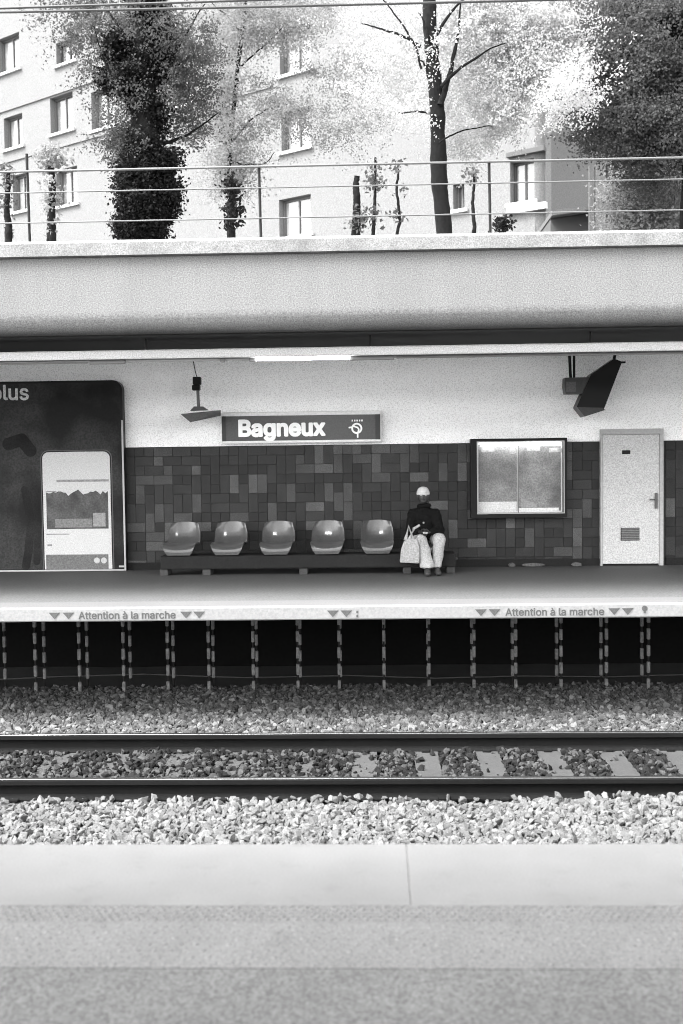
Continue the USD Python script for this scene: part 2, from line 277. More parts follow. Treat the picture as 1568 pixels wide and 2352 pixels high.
# ------------------------------------------------------------------ opposite platform
YF, YW = 11.5, 15.6
opf = thing('opposite_platform', 'dark platform across the track with a white edge and a black void under it', 'platform', kind='structure')
obj('edge_fascia', bbox(XL, XR, YF, YF + 0.12, -0.145, 0.0, 0.012), M['lip'], opf)
obj('edge_band', box(XL, XR, YF + 0.122, 12.02, -0.145, -0.001), M['edge'], opf)
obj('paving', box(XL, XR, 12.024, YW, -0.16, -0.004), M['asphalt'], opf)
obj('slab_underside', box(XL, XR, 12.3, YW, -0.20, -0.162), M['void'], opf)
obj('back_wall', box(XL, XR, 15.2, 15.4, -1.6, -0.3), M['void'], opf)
def post(x, y, dz, n):
    zt = -0.2; p = obj('support_post', rod((x, y, -1.35), (x, y, zt), 0.012, 8), M['rod'], opf)
    step = 0.205
    for k in range(n):
        a = -0.30 - 0.04 - k * step - dz
        obj('sleeve', bbox(x - 0.019, x + 0.019, y - 0.02, y + 0.02, a - 0.135, a, 0.006), M['sleeve'], p)
x0 = pt(84, 1500, 13.3)[0]; dx = (pt(1492, 1500, 13.3)[0] - x0) / 14
for k in range(-2, 17):
    j = ((k * 37) % 7 - 3) * 0.006
    post(x0 + k * dx + j, 13.3, 0.0, 5)
    post(x0 + k * dx + j + 0.004, 13.65, 0.10, 4)
cab = [pt(u, v, 13.9) for u, v in ((-120, 1562), (0, 1560), (120, 1554), (330, 1548), (560, 1556), (800, 1551), (1000, 1557), (1200, 1552), (1400, 1554), (1568, 1549), (1700, 1550))]
obj('cable', tube(cab, 0.008, 6), M['pier'], opf)
# warning writing on the edge
def lipx(u, v=1408): return pt(u, v, YF)[0]
zt0 = -0.115
def triangles(us, parent):
    for u in us:
        x = lipx(u); obj('triangle', exty(sg.Polygon([(x - 0.062, -0.045), (x + 0.062, -0.045), (x, -0.118)]), YF - 0.003, YF), M['ink'], parent)
for us, (a, b) in (((125, 157, 427, 457), (180, 403)), ((1104, 1135, 1410, 1441), (1160, 1387))):
    triangles(us, opf)
    w = lipx(b) - lipx(a); t = text('Attention à la marche', 0.075, 0, 0, 0, True)
    s = w / (t.bounds[1][0] - t.bounds[0][0]); v = t.vertices.copy()
    t.vertices = np.c_[(v[:, 0] - t.bounds[0][0]) * s + lipx(a), v[:, 1] + YF, v[:, 2] * min(1.1, s) + zt0]
    obj('lettering', t, M['ink'], opf)
triangles((764, 795), opf)
xm = lipx(820); obj('mark', exty(sg.MultiPolygon([sg.box(xm - .01, -.075, xm + .01, -.05), sg.box(xm - .01, -.118, xm + .01, -.093)]), YF - 0.003, YF), M['ink'], opf)
xm = lipx(1480); obj('mark', exty(sg.Point(xm, -.05).buffer(.03).union(sg.box(xm - .012, -.1, xm + .012, -.06)), YF - 0.003, YF), M['ink'], opf)

# ------------------------------------------------------------------ wall with tiles
wall = thing('platform_wall', 'platform back wall, white plaster above a band of dark mottled tiles', 'wall')
ZT = 1.76
obj('plaster', box(XL, XR, YW, YW + 0.3, ZT + 0.004, 3.3), M['white'], wall)
obj('mortar', box(XL, XR, YW + 0.008, YW + 0.3, -0.1, ZT), M['joint'], wall)
pxr_ = pt(288, 1200, YW)[0]; dl, dr = pt(1378, 1150, YW)[0], pt(1526, 1150, YW)[0]
obj('skirting', box(pxr_ + 0.02, dl - 0.01, YW - 0.02, YW + 0.006, -0.004, 0.10), M['skirting'], wall)
obj('skirting', box(dr + 0.01, XR, YW - 0.02, YW + 0.006, -0.004, 0.10), M['skirting'], wall)
U = 0.136; rows = 13; zb0 = ZT - rows * U + 0.004
def tile(c0, r0_, w, h, xo):
    g = 0.0012; x0, x1 = xo + c0 * U + g, xo + (c0 + w) * U - g; z0, z1 = zb0 + r0_ * U + g, zb0 + (r0_ + h) * U - g
    yf = YW - rng.uniform(0.001, 0.004); b = 0.003; yb = YW + 0.01
    v = [(x0, yb, z0), (x1, yb, z0), (x1, yb, z1), (x0, yb, z1), (x0 + b, yf, z0 + b), (x1 - b, yf, z0 + b), (x1 - b, yf, z1 - b), (x0 + b, yf, z1 - b)]
    f = [(4, 5, 6), (4, 6, 7)]
    for i in range(4): j = (i + 1) % 4; f += [(i, j, 4 + j), (i, 4 + j, 4 + i)]
    return trimesh.Trimesh(np.array(v), np.array(f), process=False)
def lay(xa, xb, cells_limit=None):
    n = int(math.ceil((xb - xa) / U)); out = []; occ = np.zeros((n, rows), bool)
    for r in range(rows - 1, -1, -1):
        for c in range(n):
            if occ[c, r]: continue
            k = rng.random(); w = h = 1
            if k < 0.34 and c + 1 < n and not occ[c + 1, r]: w = 2
            elif k < 0.62 and r - 1 >= 0 and not occ[c, r - 1]: h = 2
            rr = r - h + 1; occ[c:c + w, rr:r + 1] = True
            out.append((c, rr, w, h))
    return out
small = [[] for _ in TILE]; pieces = []
for xa, xb in ((pxr_ + 0.02, dl - 0.012), (dr + 0.012, dr + 0.9)): pieces += [(xa, xb) + q for q in lay(xa, xb)]
pieces.sort(key=lambda q: -q[4] * q[5])
for i_, (xa, xb, c, r, w, h) in enumerate(pieces):
    tm = tile(c, r, w, h, xa); tm.vertices[:, 0] = np.minimum(tm.vertices[:, 0], xb); tm.vertices[:, 2] = np.maximum(tm.vertices[:, 2], 0.0)
    k = rng.choice(5, p=[0.26, 0.24, 0.18, 0.20, 0.12])
    if i_ < 296: obj('tile', tm, TILE[k], wall)
    else: small[k].append(tm)
obj('small_tile', [t for g_ in small for t in g_], mat('small_glazed_tile', 0.053, 0.5, 0.4, 62, 0.2, 6, rand=0.5, spec=0.2), wall, kind='stuff')
# ------------------------------------------------------------------ road deck over the platform
deck = thing('road_deck', 'grey concrete road deck roofing the platform, with a pale coping', 'road deck')
R = 0.22
prof = sg.Polygon([(12.0, 3.80), (12.0, 2.99 + R)] + [(12.0 + R - R * math.cos(a), 2.99 + R - R * math.sin(a)) for a in np.linspace(0.15, math.pi / 2, 8)] + [(12.48, 2.99), (12.48, 3.80)])
obj('fascia_beam', ext_x(prof, XL, XR), M['fascia'], deck, smooth=30)
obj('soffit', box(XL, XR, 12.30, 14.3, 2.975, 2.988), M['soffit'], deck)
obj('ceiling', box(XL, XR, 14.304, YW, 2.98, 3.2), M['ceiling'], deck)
obj('edge_beam', bbox(XL, XR, 12.5, 12.74, 2.738, 2.838, 0.015), M['fasciapale'], deck)
for u in (-300, 335, 850, 1355, 1900):
    x = pt(u, 785, 12.6)[0]; obj('hanger', box(x - 0.01, x + 0.01, 12.6, 12.62, 2.84, 2.974), M['black'], deck)
obj('coping', ext_x(sg.Polygon([(11.95, 3.815), (11.95, 3.95), (11.985, 3.985), (12.3, 4.0), (12.3, 3.803), (11.99, 3.803)]), XL, XR), M['coping'], deck)
obj('deck_slab', box(XL, XR, 12.485, 16.2, 3.3, 3.78), M['fascia'], deck)
obj('street_ground', box(-60, 60, 12.31, 90, 3.60, 3.92), M['street'], label='paved street ground above the deck', cat='ground', kind='structure')

# light trunking and lit tube
YT = 12.58
def tx(u): return pt(u, 823, YT)[0]
zt_ = 2.715
tr = thing('light_trunking', 'long pale cable trunking running under the ceiling with dark covers and one lit tube', 'light fitting')
obj('channel', bbox(XL, XR, YT + 0.03, YT + 0.07, zt_ - 0.004, zt_ + 0.021, 0.004), M['alu'], tr)
for a, b in ((205, 287), (802, 905), (506, 516), (572, 588)):
    obj('cover', bbox(tx(a), tx(b), YT - 0.01, YT + 0.028, zt_ - 0.026, zt_ + 0.021, 0.005), M['greymetal'], tr)
obj('cover', bbox(tx(910), tx(1700), YT + 0.0, YT + 0.028, zt_ - 0.012, zt_ + 0.012, 0.004), M['greymetal'], tr)
obj('cover', bbox(tx(-200), tx(200), YT + 0.0, YT + 0.028, zt_ - 0.014, zt_ + 0.002, 0.004), M['greymetal'], tr)
obj('lamp_tube', rod((tx(592), YT - 0.01, zt_), (tx(799), YT - 0.01, zt_), 0.017), glow('tube_light', 1, 20.0), tr)

# ------------------------------------------------------------------ guard railing on the coping
YR = 12.14
rl = thing('guard_railing', 'thin steel guard railing with three rails along the deck edge', 'railing')
for nm, v, rr in (('top_rail', 379, 0.013), ('middle_rail', 428, 0.008), ('lower_rail', 498, 0.008)):
    z = pt(784, v, YR)[2]; obj(nm, rod((XL, YR, z), (XR, YR, z), rr, 8), M['galv'], rl, smooth=40)
for u, vt in ((-470, 370), (64, 352), (597, 382), (1126, 372), (1656, 366)):
    x = pt(u, 460, YR)[0]; z = pt(u, vt, YR)[2]
    obj('post', rod((x, YR + 0.03, 3.98), (x - 0.01, YR + 0.03, z), 0.016, 8), M['dark'], rl, smooth=40)
# overhead wires
def wire(u1, v1, u2, v2, Y, label):
    a, b = pt(u1, v1, Y), pt(u2, v2, Y); d = (b - a) / (b[0] - a[0]); p = []
    for x in np.linspace(-12, 12, 25): c = a + d * (x - a[0]); p.append(c + np.array([0, 0, 0.0006 * (x - 1) ** 2]))
    obj('overhead_wire', tube(p, 0.011, 6), M['wire'], label=label, cat='wire')
wire(40, 21, 700, -3, 9.9, 'upper of the two dark overhead wires across the top of the view')
wire(25, 31, 950, 8, 9.9, 'lower of the two dark overhead wires across the top of the view')

# ------------------------------------------------------------------ advertising panel
YA = 15.46
ad = thing('advertising_panel', 'large dark advertising panel showing a phone, standing against the wall', 'billboard')
xr = pt(286, 1150, YA)[0]; xl = xr - 4.1; zA0, zA1 = 0.0, pt(200, 874, YA)[2]
out = rrect(xl, xr, zA0 - 0.3, zA1, 0.14).intersection(sg.box(xl, zA0, xr, zA1))
inn = rrect(xl + 0.03, xr - 0.03, zA0 - 0.27, zA1 - 0.03, 0.12).intersection(sg.box(xl, zA0 + 0.03, xr, zA1))
obj('housing', exty(out, YA, YW - 0.002), M['black'], ad)
pr_m = usdkit.material(stage, '/World/Looks/dark_poster_print', {'g': ('geometry', {}), 'n': ('noise_texture', {'scale': 1.5, 'detail': 3.0}), 'n2': ('noise_texture', {'scale': 45.0, 'detail': 1.0}),
    'r': ('rgb_ramp', {'ramp': [(0.40, (0.004,) * 3), (0.60, (0.022,) * 3)]}), 'r2': ('rgb_ramp', {'ramp': [(0.3, (0.6,) * 3), (0.7, (1.4,) * 3)]}), 'm': ('mix', {'mix_type': 'multiply', 'fac': 1.0}), 'p': ('principled_bsdf', {'roughness': 0.6, 'specular_ior_level': 0.2})},
    [('g.position', 'n.vector'), ('g.position', 'n2.vector'), ('n.fac', 'r.fac'), ('n2.fac', 'r2.fac'), ('r.color', 'm.color1'), ('r2.color', 'm.color2'), ('m.color', 'p.base_color')], surface='p.BSDF')
poster = obj('poster', exty(inn, YA - 0.004, YA), pr_m, ad)
obj('edge_strip', bbox(xr - 0.022, xr + 0.004, YA - 0.014, YA - 0.001, 0.0, pt(286, 965, YA)[2], 0.004), M['alu'], ad)
obj('edge_strip', bbox(xl, xr - 0.024, YA - 0.014, YA - 0.001, 0.0, 0.022, 0.004), M['alu'], ad)
obj('edge_strip', bbox(xr - 0.10, xr - 0.024, YA - 0.014, YA - 0.001, 0.05, 0.075, 0.004), M['alu'], ad)
def A(u, v): p = pt(u, v, YA); return p[0], p[2]
tt = text('plus', 0.205, 0, 0, 0, True); v = tt.vertices.copy(); xs = A(66, 905)[0] - tt.bounds[1][0]; zs = A(30, 918)[1]
tt.vertices = np.c_[v[:, 0] + xs, v[:, 1] + YA - 0.004, v[:, 2] + zs]; obj('lettering', tt, mat('poster_lettering', 0.95, 0.6, 0.3, 50), poster)
x1, z1 = A(98, 1170)[0], A(170, 1036)[1]; x2 = A(257, 1170)[0]
body = rrect(x1, x2, -0.4, z1, 0.11).intersection(sg.box(x1, 0.026, x2, z1))
obj('phone_case', exty(body, YA - 0.008, YA - 0.004), mat('phone_edge', 0.02, 0.4), poster)
ring = rrect(x1 - 0.012, x2 + 0.016, -0.4, z1 + 0.014, 0.115).difference(rrect(x1 - 0.004, x2 + 0.006, -0.4, z1 + 0.006, 0.11)).intersection(sg.box(x1 - 1, 0.03, x2 + 1, z1 + 1))
obj('phone_rim', exty(ring, YA - 0.007, YA - 0.004), mat('phone_rim_grey', 0.12, 0.5), poster)
sc = rrect(x1 + 0.014, x2 - 0.012, -0.4, z1 - 0.012, 0.095).intersection(sg.box(x1, 0.03, x2, z1))
obj('phone_screen', exty(sc, YA - 0.010, YA - 0.008), mat('screen_print', 0.43, 0.6, 0.2, 62), poster)
def patch(name, u1, v1, u2, v2, m_, lay_, shape=None):
    (a, b), (c, d) = A(u1, v1), A(u2, v2); s = sg.box(min(a, c), min(b, d), max(a, c), max(b, d)) if shape is None else shape
    obj(name, exty(s, YA - 0.010 - 0.001 * lay_, YA - 0.009), m_, poster)
pic = mat('picture_print', 0.085, 0.6, 0.35, 40, 0.75, 5.0)
skyl = []; (a, b), (c, d) = A(106, 1127), A(250, 1214)
rr = np.random.default_rng(5)
top = [(x, b - 0.03 + 0.05 * math.sin(3 + i * 0.9) * rr.random() + (0.02 if i in (1, 2, 3, 23) else 0)) for i, x in enumerate(np.linspace(a, c, 26))]
patch('picture', 0, 0, 0, 0, pic, 1, sg.Polygon([(a, d)] + top + [(c, d)]))
patch('picture_shape', 127, 1192, 212, 1211, mat('picture_grey', 0.24, 0.6, 0.35, 40), 2)
patch('picture_shape', 214, 1178, 243, 1209, mat('picture_pale', 0.36, 0.6, 0.3, 40), 3)
patch('bottom_bar', 106, 1274, 250, 1309, mat('bar_print', 0.17, 0.6, 0.35, 45), 1)
for u in (223, 239):
    (a, b) = A(u, 1287); patch('dot', 0, 0, 0, 0, mat(f'dot_{u}', 0.66, 0.6, 0.15, 45), 2, sg.Point(a, b).buffer(0.042))
for (u1, v1, u2, v2) in ((130, 1102, 250, 1106), (106, 1128, 130, 1130), (107, 1226, 160, 1228), (109, 1250, 120, 1254)):
    patch('print_line', u1, v1, u2, v2, mat(f'line_{u1}_{v1}', 0.36, 0.6, 0.3, 50), 1)
fg = mat('hand_print', 0.022, 0.6, 0.35, 50, 0.7, 2.5)
for pts, w in ((((58, 1125), (72, 1200), (66, 1265), (60, 1300)), 0.06), (((20, 1020), (50, 1010), (70, 1035)), 0.09), (((78, 1115), (88, 1190), (85, 1290)), 0.05)):
    obj('hand_shape', exty(sg.LineString([A(*p) for p in pts]).buffer(w), YA - 0.0055 - 0.001 * rng.random(), YA - 0.004), fg, poster)

# ------------------------------------------------------------------ station name sign
YS = 15.45
sgn = thing('station_sign', 'dark name sign reading Bagneux in a pale frame at the top of the tiles', 'sign')
sx0, sx1 = pt(509, 985, YS)[0], pt(874, 985, YS)[0]; sz0 = (pt(509, 1020, YS)[2] + pt(874, 1014, YS)[2]) / 2; sz1 = (pt(509, 948, YS)[2] + pt(874, 942, YS)[2]) / 2
obj('frame', bbox(sx0 - 0.01, sx1 + 0.01, YS, YW - 0.006, sz0, sz1, 0.01), M['signframe'], sgn)
obj('panel', box(sx0 + 0.005, sx1 - 0.008, YS - 0.004, YS, sz0 + 0.035, sz1 - 0.055), M['signpanel'], sgn)
for a, b in ((sx0 + 0.004, sx0 + 0.06), (sx1 - 0.075, sx1 - 0.007)):
    obj('end_cap', box(a, b, YS - 0.007, YS - 0.0042, sz0 + 0.034, sz1 - 0.054), mat(f'end_cap_{int(a*10)+90}', 0.03, 0.5, 0.25, 50), sgn)
tb = shape_of('Bagneux', 0.20, 0.009); w = pt(747, 985, YS)[0] - pt(547, 985, YS)[0]; capz = pt(560, 964, YS)[2] - pt(560, 1002, YS)[2]
zb_ = (pt(547, 1002, YS)[2] + pt(747, 1001, YS)[2]) / 2
tb = affinity.affine_transform(tb, [w / (tb.bounds[2] - tb.bounds[0]), 0, 0, capz / 0.218, pt(547, 985, YS)[0] - tb.bounds[0] * w / (tb.bounds[2] - tb.bounds[0]), zb_ + 0.009])
obj('lettering', exty(tb, YS - 0.008, YS - 0.004), M['letter'], sgn)
ex, _, ez = pt(819, 984, YS); rr_ = 0.078
c = sg.Point(0, 0).buffer(rr_, 24).difference(sg.Point(0, 0).buffer(rr_ - 0.026, 24))
prof_l = sg.LineString([(-0.105, 0.012), (-0.06, 0.02), (-0.045, 0.035), (-0.02, 0.022), (0.012, 0.012), (0.03, -0.015), (0.022, -0.045), (0.012, -0.06), (0.012, -0.125)]).buffer(0.011, 4)
crown = sg.MultiPolygon([sg.box(-0.07 + k * 0.034, 0.098, -0.07 + k * 0.034 + 0.018, 0.122) for k in range(5)])
for part_ in (c, prof_l, crown):
    e = exty(affinity.translate(part_, ex, ez), YS - 0.0075 - 0.0006 * (part_ is prof_l), YS - 0.004); obj('emblem', e, M['letter'], sgn)

# ------------------------------------------------------------------ lit map case
YM = 15.42
mc = thing('map_case', 'dark framed notice case with a lit strip and two printed maps behind glass', 'notice board')
mx0, mx1 = pt(1081, 1100, YM)[0], pt(1302, 1100, YM)[0]; mz0, mz1 = pt(1190, 1189, YM)[2], pt(1190, 1007, YM)[2]
ix0, ix1 = pt(1097, 1100, YM)[0], pt(1294, 1100, YM)[0]; iz0, iz1 = pt(1190, 1178, YM)[2], pt(1190, 1015, YM)[2]
obj('frame', exty(sg.box(mx0, mz0, mx1, mz1).difference(sg.box(ix0, iz0, ix1, iz1)), YM, YW - 0.006), M['dark'], mc)
obj('trim', exty(sg.box(ix0 - .012, iz0 - .012, ix1 + .012, iz1 + .012).difference(sg.box(ix0, iz0, ix1, iz1)), YM - 0.008, YM - 0.001), M['alu'], mc)
obj('back_panel', box(ix0, ix1, YW - 0.06, YW - 0.01, iz0, iz1), M['signframe'], mc)
def printmat(name, lo, hi, sc_):
    return usdkit.material(stage, f'/World/Looks/{name}', {'g': ('geometry', {}), 'v': ('voronoi_texture', {'scale': sc_}), 'n2': ('noise_texture', {'scale': 50.0, 'detail': 1.0}), 'n': ('noise_texture', {'scale': 3.0, 'detail': 4.0}),
        'r': ('rgb_ramp', {'ramp': [(0.35, (lo,) * 3), (0.65, (hi,) * 3)]}), 'r2': ('rgb_ramp', {'ramp': [(0.3, (0.65,) * 3), (0.7, (1.35,) * 3)]}), 'm': ('mix', {'mix_type': 'multiply', 'fac': 1.0}), 'p': ('principled_bsdf', {'roughness': 0.6})},
        [('g.position', 'n.vector'), ('g.position', 'n2.vector'), ('n.fac', 'r.fac'), ('n2.fac', 'r2.fac'), ('r.color', 'm.color1'), ('r2.color', 'm.color2'), ('m.color', 'p.base_color')], surface='p.BSDF')
ixm = pt(1190, 1100, YM)[0]
def Mz(v): return pt(1190, v, YW - 0.06)[2]
ma = obj('map_sheet', box(ix0 + 0.02, ixm - 0.004, YW - 0.064, YW - 0.06, iz0 + 0.02, iz1 - 0.03), printmat('map_print', 0.09, 0.20, 8), mc)
mb = obj('map_sheet', box(ixm + 0.004, ix1 - 0.02, YW - 0.064, YW - 0.06, iz0 + 0.02, iz1 - 0.03), printmat('map_print_dark', 0.065, 0.19, 6), mc)
obj('map_legend', box(ix0 + 0.02, ixm - 0.01, YW - 0.066, YW - 0.064, Mz(1176), Mz(1152)), mat('legend_print', 0.6, 0.6, 0.2, 50), ma)
obj('map_legend', box(ixm + 0.01, ix1 - 0.05, YW - 0.066, YW - 0.064, Mz(1175), Mz(1167)), mat('legend_print_low', 0.7, 0.6, 0.15, 50), mb)
xg = pt(1196, 1150, YW - .06)[0]
obj('map_area', exty(sg.Polygon([(xg, Mz(1166)), (xg, Mz(1143)), (xg + 0.22, Mz(1159)), (xg + 0.22, Mz(1166))]), YW - 0.066, YW - 0.064), mat('area_print', 0.42, 0.6, 0.25, 50), mb)
for k, (u, v) in enumerate(((1120, 1032), (1178, 1036), (1225, 1031), (1275, 1035))):
    xx_, zz_ = pt(u, v, YW - .06)[0], Mz(v)
    obj('print_spot', exty(sg.box(xx_ - 0.09, zz_ - 0.03, xx_ + 0.09, zz_ + 0.03) if k != 1 else sg.Point(xx_, zz_).buffer(0.045), YW - 0.066, YW - 0.064), mat(f'spot_{k}', 0.5, 0.6, 0.3, 50), ma if k < 2 else mb)
obj('divider', box(ixm - 0.006, ixm + 0.006, YM + 0.01, YM + 0.022, iz0, iz1 - 0.05), M['greymetal'], mc)
obj('lamp_strip', rod((pt(1104, 1022, YM)[0], YM + 0.05, iz1 - 0.035), (pt(1287, 1020, YM)[0], YM + 0.05, iz1 - 0.035), 0.022), glow('case_light', 1, 1.7), mc)
obj('glass_pane', (np.array([(ix0 + .001, YM + .006, iz0 + .001), (ix1 - .001, YM + .006, iz0 + .001), (ix1 - .001, YM + .006, iz1 - .001), (ix0 + .001, YM + .006, iz1 - .001)]), np.array([[0, 1, 2, 3]])), pane, mc)

# ------------------------------------------------------------------ service door
YD = 15.52
dd = thing('service_door', 'plain pale service door with a dark slot and a small vent grille', 'door')
dx0, dx1 = pt(1379, 1150, YD)[0], pt(1523, 1150, YD)[0]; dz1 = pt(1450, 985, YD)[2]
obj('frame', exty(sg.box(dx0, 0.0, dx1, dz1).difference(sg.box(dx0 + 0.025, 0.0, dx1 - 0.055, dz1 - 0.075)), YD - 0.008, YW - 0.003), M['doorframe'], dd)
leaf = obj('door_leaf', bbox(dx0 + 0.028, dx1 - 0.058, YD, YW - 0.01, 0.025, dz1 - 0.079, 0.006), M['door'], dd)
a, b = pt(1428, 1043, YD), pt(1447, 1034, YD); obj('slot', bbox(a[0], b[0], YD - 0.008, YD + 0.004, a[2], b[2], 0.004), M['black'], dd)
a, b = pt(1425, 1242, YD), pt(1468, 1212, YD)
gr = obj('vent_grille', bbox(a[0], b[0], YD - 0.006, YD + 0.003, a[2], b[2], 0.004), M['dark'], dd)
for k in range(7):
    z = a[2] + 0.012 + k * (b[2] - a[2] - 0.024) / 6.5; obj('slat', box(a[0] + 0.008, b[0] - 0.008, YD - 0.014, YD - 0.0065, z, z + 0.017), M['vent'], gr)
hx = pt(1506, 1150, YD)[0]; hz = pt(1506, 1150, YD)[2]
obj('handle', [bbox(hx - 0.02, hx + 0.02, YD - 0.03, YD + 0.002, hz - 0.11, hz + 0.11, 0.008), rod((hx - 0.01, YD - 0.05, hz + 0.02), (hx - 0.10, YD - 0.05, hz + 0.02), 0.01), rod((hx - 0.01, YD, hz + 0.02), (hx - 0.01, YD - 0.055, hz + 0.02), 0.01)], M['galv'], dd)

# ------------------------------------------------------------------ hanging fixture
YH = 15.2
hf = thing('hanging_lamp', 'grey tilted tray lamp hanging on a rod beside the name sign', 'lamp')
def P(u, v, Y=YH): return pt(u, v, Y)
zc = 2.978
xh = P(453, 900)[0]
obj('bracket', tube([(P(443, 838)[0], YH, zc), P(448, 852), P(452, 866)], 0.007, 6), M['dark'], hf)
obj('clamp', [bbox(xh - 0.055, xh + 0.055, YH - 0.05, YH + 0.05, P(453, 884)[2], P(453, 866)[2], 0.01), bbox(xh - 0.068, xh + 0.04, YH - 0.05, YH + 0.05, P(453, 897)[2], P(453, 884)[2] - 0.001, 0.01)], M['dark'], hf)
obj('rod', rod(P(454, 897), P(456, 935), 0.022), M['greymetal'], hf)
obj('socket', trimesh.convex.convex_hull(np.vstack([P(447, 934) + [0, d, 0] for d in (-.05, .05)] + [P(466, 934) + [0, d, 0] for d in (-.05, .05)] + [P(438, 944) + [0, d, 0] for d in (-.07, .07)] + [P(478, 942) + [0, d, 0] for d in (-.07, .07)])), M['greymetal'], hf)
traypts = np.vstack([P(414, 951, 15.3), P(418, 953, 14.9), P(507, 942, 15.3), P(507, 945, 14.9), P(437, 970, 14.97), P(507, 955, 14.97), P(437, 968, 15.25), P(507, 955, 15.27)])
obj('tray', trimesh.convex.convex_hull(traypts), mat('tray_grey', 0.14, 0.6, 0.2, 50), hf)

# ------------------------------------------------------------------ hanging monitor
YO = 15.15
mo = thing('platform_monitor', 'black hooded platform monitor hanging at a slant from the ceiling', 'monitor')
def slab(uv, y0, y1): return trimesh.convex.convex_hull(np.vstack([pt(u, v, (y0 + y1) / 2) * [1, 0, 1] + [0, y, 0] for u, v in uv for y in (y0, y1)]))
obj('hood', slab(((1405, 826), (1423, 833), (1382, 940), (1334, 947), (1320, 935), (1352, 862)), YO - 0.14, YO + 0.14), M['black'], mo)
obj('visor', slab(((1320, 936), (1334, 948), (1337, 958), (1384, 943), (1378, 938)), YO - 0.16, YO + 0.16), mat('visor_grey', 0.05, 0.5, 0.3, 50), mo)
yb2 = YO - 0.02
obj('camera_body', slab(((1294, 869), (1360, 867), (1348, 905), (1296, 906), (1293, 890)), yb2 - 0.1, yb2 + 0.1), mat('body_grey', 0.06, 0.5, 0.3, 50), mo)
obj('end_plate', slab(((1300, 877), (1322, 877), (1322, 900), (1300, 900)), yb2 - 0.108, yb2 - 0.1005), mat('plate_grey', 0.17, 0.6, 0.3, 50), mo)
obj('hanger', [rod((pt(1318, 845, YO)[0], YO, 2.978), pt(1318, 868, YO), 0.016), rod((pt(1307, 845, YO)[0], YO, 2.978), pt(1310, 868, YO), 0.02)], M['dark'], mo)
obj('hinge', rod(pt(1418, 833, YO), pt(1436, 832, YO), 0.014), M['dark'], mo)
obj('ceiling_plate', bbox(pt(1390, 830, YO)[0], pt(1432, 830, YO)[0], YO - 0.06, YO + 0.06, 2.962, 2.9785, 0.005), M['dark'], mo)
obj('hanger', rod((pt(1412, 830, YO)[0], YO, 2.963), pt(1409, 833, YO), 0.02), M['dark'], mo)

# ------------------------------------------------------------------ bench with shell seats
bn = thing('platform_bench', 'long low bench of glossy grey shell seats on a dark beam along the tiled wall', 'bench')
YB = 14.72
bx0, bx1 = pt(368, 1285, YB)[0], pt(1046, 1285, YB)[0]
obj('beam', bbox(bx0, bx1, YB, YB + 0.40, 0.085, 0.265, 0.012), M['beam'], bn)
for u in (375, 473, 696, 935, 1035):
    x = pt(u, 1315, YB)[0]; obj('pier', bbox(x - 0.055, x + 0.055, YB + 0.03, YB + 0.33, -0.004, 0.084, 0.006), M['pier'], bn)
prof_s = np.array([(14.70, .275), (14.69, .33), (14.72, .375), (14.82, .395), (14.98, .385), (15.10, .38), (15.19, .41), (15.24, .48), (15.275, .57), (15.30, .65), (15.31, .70)])
def shell(xc):
    ns, nt = 28, 17; L = np.r_[0, np.cumsum(np.linalg.norm(np.diff(prof_s, axis=0), axis=1))]; L /= L[-1]
    S = np.linspace(0, 1, ns); py, pz = np.interp(S, L, prof_s[:, 0]), np.interp(S, L, prof_s[:, 1])
    v = []
    for s, y, z in zip(S, py, pz):
        e = min(s / 0.18, 1); e2 = min((1 - s) / 0.30, 1)
        w = 0.222 * (1 - (1 - e) ** 2.5 * 0.30) * (1 - (1 - e2) ** 2.6 * 0.16)
        for t in np.linspace(-1, 1, nt):
            wing = abs(t) ** 2.6
            v.append((xc + w * t, y - 0.09 * wing * (s > 0.5) * min(1, (s - 0.5) / 0.2 if s > .5 else 0), z + 0.045 * wing * max(0, min(1, s / 0.15)) * (s < 0.62) - 0.02 * wing * (s > 0.9)))
    v = np.array(v); gi = np.arange(ns * nt).reshape(ns, nt); qd = np.stack([gi[:-1, :-1], gi[:-1, 1:], gi[1:, 1:], gi[1:, :-1]], -1).reshape(-1, 4)
    tm = trimesh.Trimesh(v, np.vstack([qd[:, [0, 1, 2]], qd[:, [0, 2, 3]]]), process=False); n = tm.vertex_normals; v2 = v - n * 0.012; N = len(v)
    f = np.vstack([tm.faces, tm.faces[:, ::-1] + N]); rim = np.r_[gi[0, :], gi[1:, -1], gi[-1, -2::-1], gi[-2:0:-1, 0]]
    e = [(a, a + N, b) for a, b in zip(rim, np.roll(rim, -1))] + [(b, a + N, b + N) for a, b in zip(rim, np.roll(rim, -1))]
    return trimesh.Trimesh(np.vstack([v, v2]), np.vstack([f, e]), process=False)
for u in (418, 527, 637, 752, 866, 978):
    x = pt(u, 1235, 15.0)[0]
    stt = obj('seat', shell(x), M['seat'], bn, smooth=45)
    obj('bracket', bbox(x - 0.06, x + 0.06, YB + 0.06, YB + 0.34, 0.266, 0.36, 0.01), M['dark'], stt)

